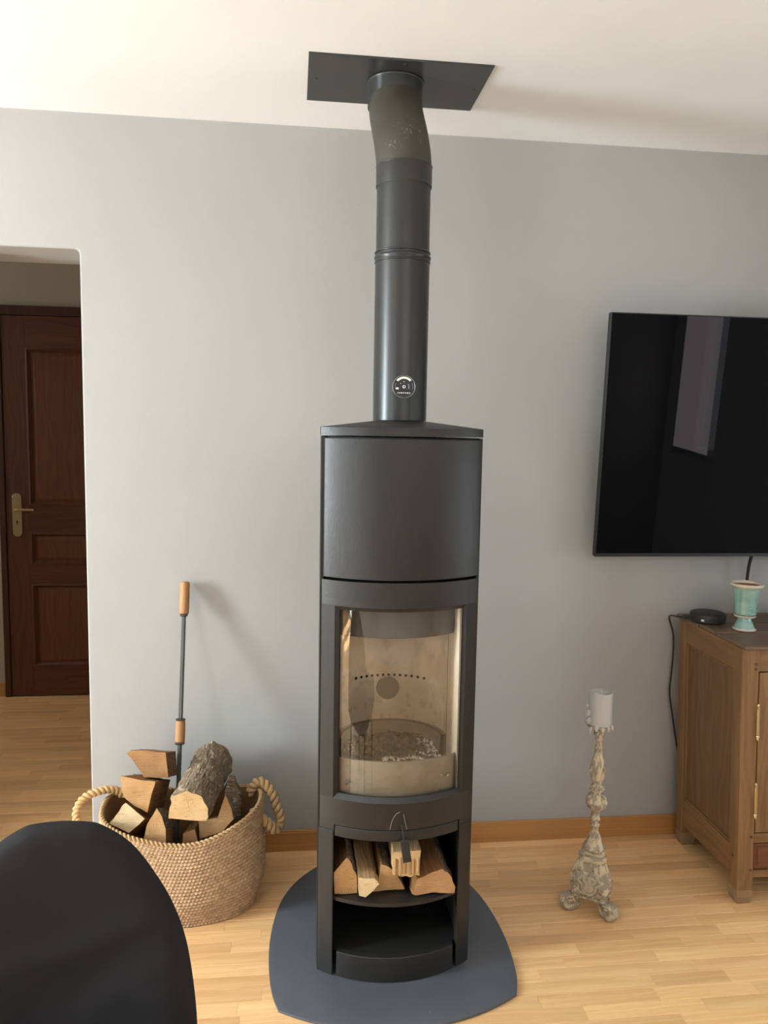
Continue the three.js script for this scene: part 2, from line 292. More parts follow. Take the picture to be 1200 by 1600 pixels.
// ---------------------------------------------------------------- stove (x from its centre line, z from the wall)
const SX = 0.288, FR = 0.339, FZ = 0.728 - FR;                       // centre line, radius of the bowed front and its centre
const bow = (x, inset = 0) => FZ + Math.sqrt(Math.max(1e-6, (FR - inset) ** 2 - x * x));
function arcPanel(x0, x1, y0, y1, { inset = 0, t = 0.012, c = 0.0015, n = 28 } = {}) {  // a bowed plate with eased edges; x measured from the centre line
  const F = (x, d) => bow(x, inset) - d, out = [];
  const xs = [x0, x0 + c, ...Array.from({ length: n - 1 }, (_, k) => lerp(x0 + c, x1 - c, (k + 1) / n)), x1 - c, x1], yv = [y0, y0 + c, y1 - c, y1];
  const edge = (i, j) => (i === 0 || i === xs.length - 1 || j === 0 || j === 3 ? c : 0);
  const grid = (nu, nv, fn, flip) => gridGeo(nu, nv, (u, v) => fn(Math.round(u * nu), Math.round(v * nv)), flip);
  out.push(grid(xs.length - 1, 3, (i, j) => V(SX + xs[i], yv[j], F(xs[i], edge(i, j)))));
  out.push(grid(xs.length - 1, 1, (i, j) => V(SX + xs[i], j ? y1 : y0, F(xs[i], t)), true));
  out.push(grid(xs.length - 1, 1, (i, j) => V(SX + xs[i], y1, F(xs[i], j ? t : c))));
  out.push(grid(xs.length - 1, 1, (i, j) => V(SX + xs[i], y0, F(xs[i], j ? t : c)), true));
  for (const [x, fl] of [[x0, false], [x1, true]]) out.push(grid(1, 1, (i, j) => V(SX + x, j ? y1 : y0, F(x, i ? c : t)), fl));
  return merge(out);
}
const BODY_TOP = 1.493, FLOORPLATE = 0.008;
function planHalf(w, inset = 0) {                                    // right-hand outline from the front corner to the middle of the back
  const pts = [];
  pts.push([w, bow(w) + 0.000], [w + 0.0015, 0.62], [w - 0.001, 0.58]);
  const A = V(w - 0.001, 0, 0.58), B = V(w - 0.005, 0, 0.40), C = V(0.13, 0, 0.285), D = V(0.09, 0, 0.28);
  for (let k = 1; k <= 10; k++) { const t = k / 10, p = A.clone().multiplyScalar((1 - t) ** 3).addScaledVector(B, 3 * t * (1 - t) ** 2).addScaledVector(C, 3 * t * t * (1 - t)).addScaledVector(D, t ** 3); pts.push([p.x, p.z]); }
  return pts.map(([x, z]) => [x - inset * Math.sign(x || 1), z]);
}
const stove = thing('wood_stove', 'tall dark grey cast iron wood stove with bowed glass door, standing before the grey wall', 'stove');
{
  const h = planHalf(0.2145), outer = [...h.map(([x, z]) => [SX + x, z]), ...h.slice().reverse().map(([x, z]) => [SX - x, z])];
  const hi = planHalf(0.2145).map(([x, z], k) => [x - 0.0078, z + (k > 8 ? 0.006 : 0)]), inner = [...hi.map(([x, z]) => [SX + x, z]), ...hi.slice().reverse().map(([x, z]) => [SX - x, z])];
  obj('side_shell', planExtrude([...outer, ...inner.slice().reverse()], FLOORPLATE, BODY_TOP), ironMat, stove);
  obj('front_panel', arcPanel(-0.2065, 0.2125, 1.1235, 1.489, { t: 0.02, c: 0.002 }), ironMat, stove);
  // inside decks that close the upper chamber, the fire chamber and the log niche
  const deck = (y0, y1, front) => { const d = planHalf(0.206), f = []; for (let k = 0; k <= 16; k++) { const x = lerp(-0.206, 0.206, k / 16); f.push([SX + x, bow(x, front)]); } const r = d.slice(1).map(([x, z]) => [SX + x, z + 0.008]), l = d.slice(1).reverse().map(([x, z]) => [SX - x, z + 0.008]); return planExtrude([...f, ...r, ...l], y0, y1); };
  for (const q of [[1.10, 1.115, 0.022], [1.47, 1.492, 0.012], [0.452, 0.50, 0.034]]) obj('inner_deck', deck(...q), ironInside, stove);
  // door with its bevelled window opening
  const D = { t: 0.022, c: 0.002 }, wx0 = -0.176, wx1 = 0.178, wy0 = 0.521, wy1 = 1.049, ix0 = -0.1635, ix1 = 0.1675, iy0 = 0.533, iy1 = 1.038, dep = 0.012;
  const dg = [arcPanel(-0.2105, 0.2125, wy1, 1.1165, { ...D, c: 0.0008 }), arcPanel(-0.2105, 0.2125, 0.447, wy0, { ...D, c: 0.0006 })];
  for (const [a, b] of [[-0.2105, wx0], [wx1, 0.2125]]) dg.push(arcPanel(a, b, wy0, wy1, { ...D, c: 0.0006, n: 6 }));
  dg.push(arcPanel(-0.2105, -0.1725, 0.4295, 0.447, { ...D, c: 0.0006, n: 6 }), arcPanel(0.1725, 0.2125, 0.4295, 0.447, { ...D, c: 0.0006, n: 6 }));
  const P = (x, y, d) => V(SX + x, y, bow(x) - d), N = 28;
  dg.push(gridGeo(N, 1, (u, v) => P(lerp(v ? ix0 : wx0, v ? ix1 : wx1, u), v ? iy0 : wy0, v ? dep : 0.0005)), gridGeo(N, 1, (u, v) => P(lerp(v ? ix0 : wx0, v ? ix1 : wx1, u), v ? iy1 : wy1, v ? dep : 0.0005), true));
  dg.push(gridGeo(1, 12, (v, u) => P(v ? ix0 : wx0, lerp(v ? iy0 : wy0, v ? iy1 : wy1, u), v ? dep : 0.0005)), gridGeo(1, 12, (v, u) => P(v ? ix1 : wx1, lerp(v ? iy0 : wy0, v ? iy1 : wy1, u), v ? dep : 0.0005), true));
  dg.push(arcPanel(ix0 - 0.012, ix1 + 0.012, iy0 - 0.012, iy0, { inset: dep, t: 0.006, c: 0.0003 }), arcPanel(ix0 - 0.012, ix1 + 0.012, iy1, iy1 + 0.01, { inset: dep, t: 0.006, c: 0.0003 }));
  for (const [a, b] of [[ix0 - 0.012, ix0], [ix1, ix1 + 0.012]]) dg.push(arcPanel(a, b, iy0, iy1, { inset: dep, t: 0.006, c: 0.0003, n: 4 }));
  const door = obj('door', dg, ironMat, stove);
  obj('glass', arcPanel(ix0 - 0.008, ix1 + 0.008, iy0 - 0.008, iy1 + 0.008, { inset: dep + 0.0065, t: 0.004, c: 0.0002 }), phy({ color: rgb(0.99, 0.975, 0.95), transmission: 1, thickness: 0, roughness: 0.0, ior: 1.5 }), door).userData.label = 'bowed clear glass with faint soot';
  const seal = std({ color: rgb(0.03, 0.025, 0.02), roughness: 0.9 });
  for (const q of [[ix0 - 0.002, ix0 + 0.004], [ix1 - 0.004, ix1 + 0.002]]) obj('seal', arcPanel(...q, iy0, iy1, { inset: dep + 0.002, t: 0.003, c: 0.0005, n: 3 }), seal, door);
  // handle tab hanging below the door
  obj('handle', [box(-0.0025, 0.0025, 0.028, 0.075, -0.003, 0.003, 0.001), box(-0.0115, 0.0115, -0.032, 0.032, -0.003, 0.003, 0.0015), box(-0.0085, 0.0085, -0.020, 0.024, 0.003, 0.0045, 0.001)].map((g) => g.rotateZ(0.16).translate(SX + 0.0165, 0.394, 0.738)), std({ color: rgb(0.04, 0.042, 0.045), roughness: 0.4, metalness: 0.4 }), door);
  obj('scuff_mark', [tube([P(-0.026, 0.449, -0.0004), P(-0.020, 0.475, -0.0004), P(-0.010, 0.493, -0.0004), P(0.000, 0.498, -0.0004)], 0.0005, 24, 5), tube([P(0.010, 0.492, -0.0004), P(0.015, 0.47, -0.0004), P(0.020, 0.449, -0.0004)], 0.0005, 16, 5)], std({ color: rgb(0.35, 0.34, 0.33), roughness: 0.8 }), door);
  obj('ash_lip', arcPanel(-0.1705, 0.1705, 0.4135, 0.4435, { inset: 0.002, t: 0.014, c: 0.002 }), ironMat, stove);
  // log niche
  for (const [a, b] of [[-0.2135, -0.1735], [0.1735, 0.2135]]) obj('pillar', arcPanel(a, b, FLOORPLATE, 0.4275, { t: 0.03, c: 0.002, n: 8 }), ironMat, stove);
  obj('shelf', deck(0.223, 0.233, 0.010), ironMat, stove);
  obj('plinth', arcPanel(-0.162, 0.164, FLOORPLATE, 0.080, { inset: 0.002, t: 0.02, c: 0.002 }), ironMat, stove);
  obj('niche_floor', deck(0.066, 0.074, 0.023), ironMat, stove);
  obj('niche_back', [box(SX - 0.19, SX + 0.19, 0.07, 0.452, 0.40, 0.404), box(SX - 0.184, SX - 0.180, 0.07, 0.452, 0.404, 0.66), box(SX + 0.184, SX + 0.188, 0.07, 0.452, 0.404, 0.66)], ironInside, stove);
  obj('air_duct', box(SX + 0.10, SX + 0.175, 0.074, 0.222, 0.41, 0.47, 0.004), ironInside, stove);
  // fire chamber
  const sootTex = dataTex(512, 512, (u, v) => {                      // pale fire-clay stained by smoke towards the embers
    const k = fbm(u, v, 5, 5, 201, 5), s = sstep(0.52, 0.70, fbm(u, v, 7, 7, 202, 5)), st = sstep(0.60, 0.72, fbm(u, v, 34, 30, 204, 4)), low = sstep(0.62, 0.22, v + 0.3 * (fbm(u, v, 6, 6, 207, 4) - 0.5));
    return mix3(mix3(mix3(mix3(hex('#f6ecde'), hex('#ead8c0'), k), hex('#c9b59b'), s * 0.4), hex('#9a856c'), st * (0.06 + 0.3 * low)), hex('#a08d76'), low * 0.6);
  }, true);
  const clay = std({ map: sootTex, roughness: 0.9 });
  const cz = 0.53, cr = 0.165, back = gridGeo(48, 20, (u, v) => { const a = lerp(-1.45, 1.45, u); return V(SX + cr * 1.0 * Math.sin(a), lerp(0.5, 1.06, v), cz - cr * 0.95 * Math.cos(a)); });
  const bk = obj('fire_back', [back, gridGeo(4, 4, (u, v) => V(SX - cr, lerp(0.5, 1.06, v), lerp(0.675, cz - 0.02, u))), gridGeo(4, 4, (u, v) => V(SX + cr, lerp(0.5, 1.06, v), lerp(cz - 0.02, 0.675, u)))], clay, stove);
  const at = (x, y, o) => V(SX + x, y, cz - 0.95 * Math.sqrt(cr * cr - x * x) + o);
  for (let k = 0; k < 13; k++) { const x = lerp(-0.095, 0.112, k / 12), p = at(x, 0.762, 0.0005); obj('air_hole', new THREE.CylinderGeometry(0.0042, 0.0042, 0.003, 12).rotateX(Math.PI / 2).rotateY(-Math.asin(x / cr) * 0.9).translate(p.x, p.y, p.z), ironInside, bk); }
  { const p = at(0.006, 0.722, 0.003); obj('plug_disc', [new THREE.CylinderGeometry(0.033, 0.033, 0.008, 40).rotateX(Math.PI / 2).translate(p.x, p.y, p.z), new THREE.TorusGeometry(0.033, 0.0025, 8, 40).translate(p.x, p.y, p.z + 0.003)], std({ color: rgb(0.24, 0.20, 0.16), roughness: 0.8 }), bk); }
  obj('baffle', [arcPanel(-0.162, 0.162, 0.950, 1.06, { inset: 0.075, t: 0.02, c: 0.003 }), box(SX - 0.16, SX + 0.16, 1.04, 1.06, 0.40, 0.62)], std({ color: rgb(0.10, 0.09, 0.08), roughness: 0.8 }), stove);
  obj('log_guard', arcPanel(-0.163, 0.165, 0.515, 0.622, { inset: 0.032, t: 0.008, c: 0.002 }), std({ map: sootTex, color: rgb(0.27, 0.27, 0.265), roughness: 0.8 }), stove);
  const ringR = 0.146, ringMat = std({ map: sootTex, color: rgb(0.30, 0.28, 0.26), roughness: 0.9 });
  obj('ember_ring', [gridGeo(48, 1, (u, v) => { const a = lerp(-1.5, 1.5, u); return V(SX + ringR * Math.sin(a), lerp(0.5, 0.624, v), cz - 0.95 * ringR * Math.cos(a)); }), gridGeo(48, 1, (u, v) => { const a = lerp(-1.5, 1.5, u), r = lerp(ringR, cr, v); return V(SX + r * Math.sin(a), 0.624, cz - 0.95 * r * Math.cos(a)); })], ringMat, stove);
  obj('grate_floor', box(SX - 0.165, SX + 0.165, 0.5, 0.506, 0.37, 0.68), std({ color: rgb(0.10, 0.08, 0.065), roughness: 0.95 }), stove);
  // lid: thin rim, then a very low pyramid up to the flue
  const lh = planHalf(0.2155), front = []; for (let k = 1; k < 24; k++) { const x = lerp(-0.2155, 0.2155, k / 24); front.push([SX + x, bow(x, -0.001)]); }
  const rimPts = [[SX - 0.2155, bow(0.2155, -0.001)], ...front, ...lh.map(([x, z]) => [SX + x, z - (z < 0.29 ? 0.002 : 0)]), ...lh.slice(1).reverse().map(([x, z]) => [SX - x, z - (z < 0.29 ? 0.002 : 0)])];
  const top = []; { const n = rimPts.length, apex = V(0.299, 1.538, 0.49); for (let k = 0; k < n; k++) { const a = V(rimPts[k][0], 1.5165, rimPts[k][1]), b = V(rimPts[(k + 1) % n][0], 1.5165, rimPts[(k + 1) % n][1]); const f = 0.72, a2 = a.clone().lerp(apex, f), b2 = b.clone().lerp(apex, f); a2.y = b2.y = 1.538; const in1 = a.clone().lerp(apex, 0.012), in2 = b.clone().lerp(apex, 0.012); in1.y = in2.y = 1.5175; a.y = b.y = 1.516;
    top.push(gridGeo(1, 1, (u, v) => (v ? in1.clone().lerp(in2, u) : a.clone().lerp(b, u))), gridGeo(1, 1, (u, v) => (v ? a2.clone().lerp(b2, u) : in1.clone().lerp(in2, u))), gridGeo(1, 1, (u, v) => (v ? apex.clone() : a2.clone().lerp(b2, u)))); } }
  obj('lid', [planExtrude(rimPts, 1.4955, 1.5165, 0), toCreasedNormals(merge(top), 0.5)], ironMat, stove);
}
// ash and embers lying in the fire chamber
{
  const P = (x, z) => V(x, 0.535 + 0.028 * (noise3(V(x, 0, z), 13, 5) - 0.2) + 0.016 * noise3(V(x, 0, z), 60, 6) + 0.012 * noise3(V(x, 0, z), 130, 8) + 0.006 * noise3(V(x, 0, z), 300, 9) + 0.03 * sstep(0.58, 0.42, z), z);
  const g = gridGeo(150, 120, (u, v) => { const a = (u - 0.5) * 2, z = lerp(0.672, 0.40, v), w = Math.min(0.150, Math.sqrt(Math.max(0.0005, 0.145 ** 2 - Math.max(0, 0.53 - z) ** 2)) - 0.002); return P(SX + a * w, z); });
  const c = [], p = g.attributes.position, q = V();
  for (let i = 0; i < p.count; i++) { q.fromBufferAttribute(p, i); const w = sstep(0.52, 0.66, noise3(q, 150, 21)) * sstep(0.52, 0.74, noise3(q, 18, 22) + (q.x - SX) * 2.2 + (q.z - 0.58) * 1.6), d = noise3(q, 110, 23); const k = mix3(mix3([0.04, 0.03, 0.024], [0.18, 0.145, 0.11], d), [0.72, 0.67, 0.60], w); c.push(...k); }
  const flat = [c].flat(); g.setAttribute('color', new THREE.Float32BufferAttribute(flat, 3));
  const m = new THREE.Mesh(g, std({ vertexColors: true, roughness: 1 })); m.name = numbered('ash_bed'); m.castShadow = m.receiveShadow = true; scene.add(m);
  tag(m, 'grey and white ash with charred bits on the floor of the stove', 'ash'); m.userData.kind = 'stuff';
}
// floor plate under the stove
{
  const half = [[0.318, 0.796], [0.335, 0.74], [0.346, 0.66], [0.350, 0.56], [0.344, 0.46], [0.328, 0.36], [0.303, 0.28], [0.262, 0.205], [0.205, 0.140], [0.135, 0.085], [0.05, 0.058]];
  const curve = new THREE.SplineCurve(half.map((p) => new THREE.Vector2(...p))).getPoints(48).map((p) => [p.x, p.y]);
  const front = []; for (let k = 1; k < 32; k++) { const x = lerp(-0.318, 0.318, k / 32), R = (0.318 ** 2 + 0.094 ** 2) / (2 * 0.094); front.push([SX + x, 0.89 - R + Math.sqrt(R * R - x * x)]); }
  const pts = [...front, ...curve.map(([x, z]) => [SX + x, z]), ...curve.slice().reverse().map(([x, z]) => [SX - x, z])];
  tag(obj('hearth_plate', uvBox(planExtrude(pts, 0, FLOORPLATE, 0.0012)), plateMat), 'shield-shaped dark steel floor plate under the stove', 'floor plate');
}
// flue pipe, its thermometer and the ceiling plate
{
  const flue = thing('flue_pipe', 'dark grey round flue pipe bending from the stove lid to the ceiling plate', 'pipe');
  const px = 0.2990, pz = 0.490, r = 0.0755;
  obj('pipe_lower', lathe([[r, 1.5385], [r, 1.9795], [r + 0.003, 1.981], [r + 0.003, 1.987], [r - 0.001, 1.990]], 64).translate(px, 0, pz), pipeMat, flue);
  obj('pipe_upper', lathe([[r - 0.0015, 1.985], [r - 0.0015, 2.172], [r + 0.0012, 2.176], [r + 0.0016, 2.226], [r - 0.001, 2.2275]], 64).translate(px, 0, pz), pipeMat, flue);
  for (const [y, k] of [[1.972, 0.0028], [1.998, 0.0028], [2.176, 0.0022]]) obj('pipe_ring', new THREE.TorusGeometry(r - 0.0005, k, 10, 72).rotateX(Math.PI / 2).translate(px, y, pz), pipeMat, flue);
  const path = new THREE.CatmullRomCurve3([V(px, 2.12, pz), V(px, 2.17, pz), V(px, 2.215, pz - 0.001), V(px - 0.002, 2.265, pz - 0.012), V(px - 0.006, 2.315, pz - 0.036), V(px - 0.010, 2.36, pz - 0.066), V(px - 0.0135, 2.405, pz - 0.095), V(px - 0.0142, 2.45, pz - 0.112), V(px - 0.0145, 2.496, pz - 0.116)]);
  const bend = gridGeo(64, 60, (() => { const fr = []; for (let k = 0; k <= 60; k++) { const t = lerp(0.13, 1, k / 60), c = path.getPoint(t), d = path.getTangent(t), e1 = V(1, 0, 0).addScaledVector(d, -d.x).normalize(), e2 = d.clone().cross(e1); fr.push([c, e1, e2]); } return (u, v) => { const [c, e1, e2] = fr[Math.round(v * 60)], a = -u * 2 * Math.PI; return c.clone().addScaledVector(e1, (r + 0.0005) * Math.cos(a)).addScaledVector(e2, (r + 0.0005) * Math.sin(a)); }; })());
  { const p = bend.attributes.position, uv = bend.attributes.uv; for (let i = 0; i < p.count; i++) uv.setXY(i, uv.getX(i) * 0.47, p.getY(i)); }
  obj('pipe_bend', bend, pipeDustMat, flue).userData.label = 'dusty upper bend';
  obj('pipe_ring', new THREE.TorusGeometry(r + 0.0006, 0.0020, 10, 72).rotateX(Math.PI / 2).translate(px, 2.2265, pz), pipeMat, flue);
  obj('collar', [lathe([[r + 0.0025, 2.425], [r + 0.0025, 2.489], [r + 0.006, 2.489], [r + 0.006, 2.4935], [r, 2.4935]].map((p) => p), 64).translate(px - 0.0145, 0, pz - 0.114), lathe([[r, 2.427], [r + 0.0025, 2.425]], 64).translate(px - 0.0145, 0, pz - 0.114)], ceilingPlateMat, flue);
  const g = thing('flue_thermometer', 'small round black flue thermometer with a white arc on the dark pipe', 'thermometer', [0.2985, 1.629, pz + r]);
  obj('dial_case', [new THREE.CylinderGeometry(0.0315, 0.0315, 0.008, 48).rotateX(Math.PI / 2).translate(0, 0, 0.003)], blackPlastic, g);
  obj('bezel', new THREE.TorusGeometry(0.0305, 0.0013, 8, 64).translate(0, 0, 0.007), std({ color: rgb(0.22, 0.22, 0.22), roughness: 0.35, metalness: 0.6 }), g);
  const S = 256, cv = document.createElement('canvas'); cv.width = cv.height = S; const c = cv.getContext('2d');
  c.fillStyle = '#0c0c0c'; c.fillRect(0, 0, S, S); c.translate(S / 2, S / 2); c.lineCap = 'butt';
  const arc = (r0, w, a, b, col) => { c.strokeStyle = col; c.lineWidth = w; c.beginPath(); c.arc(0, 0, r0, a * Math.PI / 180, b * Math.PI / 180); c.stroke(); };
  arc(106, 26, -140, -42, '#e6e3dc'); arc(104, 5, 165, 205, '#8a8a86'); arc(104, 5, -25, 15, '#8a8a86'); arc(42, 3, 150, 400, '#55554f'); arc(60, 9, -35, 25, '#9a9a95'); arc(112, 3, 40, 140, '#6d6d68');
  c.fillStyle = '#a8a8a2'; c.fillRect(-10, -64, 20, 9); c.save(); c.rotate(-0.8); c.fillRect(-8, -60, 14, 8); c.restore();
  c.fillStyle = '#e8e6e0'; for (let k = 0; k < 7; k++) { c.beginPath(); c.arc(-69 + k * 23, 72, 7 + (k % 3), 0, 7); c.fill(); }
  obj('dial_face', new THREE.CircleGeometry(0.0295, 48).translate(0, 0, 0.0074), std({ map: Object.assign(new THREE.CanvasTexture(cv), { colorSpace: THREE.SRGBColorSpace }), roughness: 0.4 }), g);
  obj('pointer', [new THREE.CylinderGeometry(0.0042, 0.0042, 0.002, 20).rotateX(Math.PI / 2).translate(0, 0, 0.0086), new THREE.SphereGeometry(0.0038, 10, 8).scale(1.2, 0.8, 0.4).translate(-0.018, -0.005, 0.0082)], std({ color: rgb(0.8, 0.79, 0.76), roughness: 0.4 }), g);
  obj('pointer_hub', new THREE.CylinderGeometry(0.0022, 0.0022, 0.002, 16).rotateX(Math.PI / 2).translate(0, 0, 0.0093), blackPlastic, g);
  const cp = thing('ceiling_plate', 'flat rectangular black metal plate on the ceiling round the flue pipe', 'ceiling plate');
  obj('plate_sheet', box(0.036, 0.5375, 2.494, 2.5, 0.2215, 0.5155, 0.001), ceilingPlateMat, cp);
  for (const [x, z] of [[0.296, 0.495], [0.296, 0.24], [0.06, 0.37], [0.515, 0.37]]) obj('screw', new THREE.SphereGeometry(0.004, 10, 6).scale(1, 0.5, 1).translate(x, 2.494, z), ceilingPlateMat, cp);
}

// ---------------------------------------------------------------- logs
function grainTex(a, b, seed) {                                      // sawn or split end of a log
  return dataTex(512, 512, (u, v) => {
    const x = u - 0.3 + 0.08 * (fbm(u, v, 5, 5, seed, 3) - 0.5), y = v - 0.2, r = Math.hypot(x, y), ring = 0.5 + 0.5 * Math.sin(r * 190 + 4 * fbm(u, v, 6, 6, seed + 3, 3));
    const saw = fbm(u, v, 8, 90, seed + 7, 3), k = fbm(u, v, 5, 5, seed + 9, 4), cr = sstep(0.70, 0.78, fbm(u, v, 10, 60, seed + 12, 3));
    return mix3(mix3(hex(a), hex(b), clamp(0.34 * ring + 0.22 * saw + 0.60 * k - 0.15, 0, 1)), hex('#7a5636'), cr * 0.25);
  }, true, [0.16, 0.16]);
}
const endMats = [['#e6c798', '#bd9460'], ['#d8b07c', '#a67a4c'], ['#efdcb4', '#cba877'], ['#c79a6c', '#96683f']].map(([a, b], k) => std({ map: grainTex(a, b, 300 + 20 * k), roughness: 0.85, bumpMap: woodBump, bumpScale: 0.001 }));
const splitMats = [['#c79a62', '#8a5f36'], ['#a97a48', '#6d4726'], ['#d8b98a', '#94714a']].map(([a, b], k) => std({ map: woodTex(a, b, 400 + 20 * k, [0.4, 0.12], { streak: 1.3 }), roughness: 0.85, bumpMap: woodBump, bumpScale: 0.003 }));
const barkTex = dataTex(512, 512, (u, v) => { const f = fbm(u, v, 10, 18, 501, 4), k = fbm(u, v, 5, 6, 502, 5), l = sstep(0.60, 0.72, fbm(u, v, 20, 24, 503, 4)); return mix3(mix3(hex('#5c4b3a'), hex('#a08a70'), 0.55 * f + 0.45 * k), hex('#c4b69c'), l * 0.6); }, true, [0.35, 0.25]);
const barkBump = dataTex(512, 512, (u, v) => { const r = Math.abs(fbm(u, v, 10, 18, 501, 4) - 0.5) * 2; return 0.7 * (1 - r) + 0.3 * fbm(u, v, 40, 40, 505, 3); }, false, [0.35, 0.25]);
const barkMat = std({ map: barkTex, roughness: 0.95, bumpMap: barkBump, bumpScale: 0.012 });
// a log: outline of the near end [x, y] at depth z, swept along d for len; edges listed in "barked" carry bark
function log(name, label, group, face, z, d, len, o = {}) {
  const { barked = [], end = 0, side = 0, seed = 1, rough = 0.003, grow = 1, lean = [0, 0] } = o, n = face.length, pts = [];
  for (let e = 0; e < n; e++) { const [ax, ay] = face[e], [bx, by] = face[(e + 1) % n], m = Math.max(4, Math.round(Math.hypot(bx - ax, by - ay) / 0.008)); for (let k = 0; k < m; k++) pts.push([lerp(ax, bx, k / m), lerp(ay, by, k / m), barked.includes(e), k === 0]); }
  const cx = pts.reduce((s, p) => s + p[0], 0) / pts.length, cy = pts.reduce((s, p) => s + p[1], 0) / pts.length, D = V(...d).normalize(), N = pts.length, M = 22;
  const t = thing(name, label, 'log', [cx, cy, z], group);
  const at = (i, s) => {
    const p = pts[((i % N) + N) % N], k = lerp(1, grow, s), q = V((p[0] - cx) * k, (p[1] - cy) * k, 0);
    q.z += -(q.x * lean[0] + q.y * lean[1]) * 1;
    q.addScaledVector(D, s * len);
    const nn = (noise3(V(q.x + cx, q.y + cy, q.z + z), p[2] ? 45 : 26, seed) - 0.5) * 2 * rough * (p[2] ? 1.6 : 1), o2 = V(p[0] - cx, p[1] - cy, 0).normalize();
    return q.addScaledVector(o2, nn);
  };
  // sides, split into bark and split wood
  let start = 0; while (start < N && !(pts[start][3] && pts[start][2] !== pts[(start - 1 + N) % N][2])) start++;
  if (start === N) start = 0;
  const runs = []; for (let k = 0; k < N; k++) { const i = (start + k) % N, p = pts[i], last = runs[runs.length - 1]; if (last && last.b === p[2] && !(p[3] && !p[2])) last.n++; else runs.push({ i, n: 1, b: p[2] }); }
  const sideG = [], barkG = [];
  for (const r of runs) {
    const g = gridGeo(r.n, M, (u, v) => at(r.i + Math.round(u * r.n), v), true), uv = g.attributes.uv;
    for (let k = 0; k < uv.count; k++) uv.setXY(k, uv.getY(k) * len + seed * 0.13, uv.getX(k) * r.n * 0.008 + seed * 0.07 + r.i * 0.01);
    (r.b ? barkG : sideG).push(g);
  }
  const cap = (s, flip) => { const c = V(0, 0, 0).addScaledVector(D, s * len), g = gridGeo(N, 6, (u, v) => at(Math.round(u * N), s).lerp(c, v).addScaledVector(D, s ? 0 : 0.0012 * (noise3(V(u * 9, v * 3, seed), 3, 9) - 0.5)), flip), p = g.attributes.position, uv = g.attributes.uv; for (let k = 0; k < p.count; k++) uv.setXY(k, p.getX(k) + 0.08 + seed * 0.031, p.getY(k) + 0.06 + seed * 0.017); return g; };
  obj('split_wood', sideG.length ? sideG : barkG, sideG.length ? splitMats[side] : barkMat, t);
  obj('end_grain', cap(0, false), o.faceMat ?? endMats[end], t); obj('end_grain', cap(1, true), endMats[end], t);
  if (barkG.length && sideG.length) obj('bark', barkG, barkMat, t);
  return t;
}
const BL = 'split logs in the basket', NL = 'split logs in the stove niche';
// faces run clockwise seen from the room
const cw = (f) => { let a = 0; f.forEach(([x, y], k) => { const [X, Y] = f[(k + 1) % f.length]; a += x * Y - X * y; }); return a > 0 ? f.slice().reverse() : f; };
const mk = (name, label, group, face, ...r) => log(name, label, group, cw(face), ...r);
mk('firewood_log', 'wedge-shaped split log lying highest on the left of the basket', BL, [[-0.515, 0.488], [-0.503, 0.497], [-0.394, 0.487], [-0.389, 0.404], [-0.464, 0.407], [-0.478, 0.436]], 0.26, [0.03, -0.36, -0.9], 0.18, { end: 3, side: 1, seed: 3, barked: [3] });
mk('firewood_log', 'pale quarter log on the left of the basket, just below the highest wedge', BL, [[-0.518, 0.445], [-0.417, 0.422], [-0.441, 0.324], [-0.470, 0.343], [-0.5, 0.37], [-0.516, 0.395]], 0.33, [0.06, -0.38, -0.9], 0.23, { end: 1, side: 1, seed: 4, barked: [2, 3, 4] });
mk('firewood_log', 'pale square-ended split log lowest on the left beside the rope handle', BL, [[-0.553, 0.303], [-0.502, 0.367], [-0.447, 0.313], [-0.494, 0.268]], 0.345, [0.08, -0.5, -0.84], 0.18, { end: 2, side: 1, seed: 5, barked: [0] });
mk('firewood_log', 'quarter log with a rounded side standing in the middle of the basket front', BL, [[-0.462, 0.215], [-0.432, 0.310], [-0.404, 0.362], [-0.388, 0.335], [-0.379, 0.295], [-0.377, 0.215]], 0.38, [0.0, -0.45, -0.9], 0.2, { end: 1, side: 0, seed: 6, barked: [2, 3] });
mk('firewood_log', 'large half-round log covered in rough grey bark on top of the basket', BL, [[-0.357, 0.411], [-0.335, 0.425], [-0.309, 0.433], [-0.283, 0.426], [-0.264, 0.409], [-0.250, 0.376], [-0.246, 0.348], [-0.253, 0.338], [-0.300, 0.343], [-0.358, 0.351]], 0.42, [0.13, 0.03, -1], 0.34, { end: 0, side: 0, seed: 7, barked: [0, 1, 2, 3, 4, 5, 6, 9, 10], rough: 0.0035, grow: 1.06 });
mk('firewood_log', 'dark bark-covered log leaning at the right back of the basket', BL, [[-0.222, 0.25], [-0.214, 0.345], [-0.198, 0.385], [-0.182, 0.380], [-0.166, 0.335], [-0.163, 0.25]], 0.235, [-0.05, -0.35, -0.9], 0.09, { end: 3, side: 1, seed: 8, barked: [0, 1, 2, 3, 4], rough: 0.005, faceMat: barkMat });
mk('firewood_log', 'split log under the right edge of the large bark log', BL, [[-0.283, 0.232], [-0.287, 0.291], [-0.228, 0.300], [-0.204, 0.372], [-0.185, 0.335], [-0.179, 0.294], [-0.212, 0.255]], 0.33, [0.0, -0.4, -0.9], 0.085, { end: 1, side: 0, seed: 9, barked: [3, 4] });
mk('firewood_log', 'dark split log low behind the poker in the basket', BL, [[-0.335, 0.20], [-0.330, 0.262], [-0.296, 0.275], [-0.280, 0.2]], 0.35, [0, -0.3, -0.95], 0.18, { end: 3, side: 1, seed: 10 });
const SH = 0.2365;
mk('niche_log', 'pointed split log at the left end of the stove niche', NL, [[0.119, 0.297], [0.154, 0.342], [0.170, 0.316], [0.180, 0.285], [0.182, SH], [0.120, SH]], 0.664, [0, 0, -1], 0.23, { end: 1, side: 1, seed: 11, barked: [1, 2] });
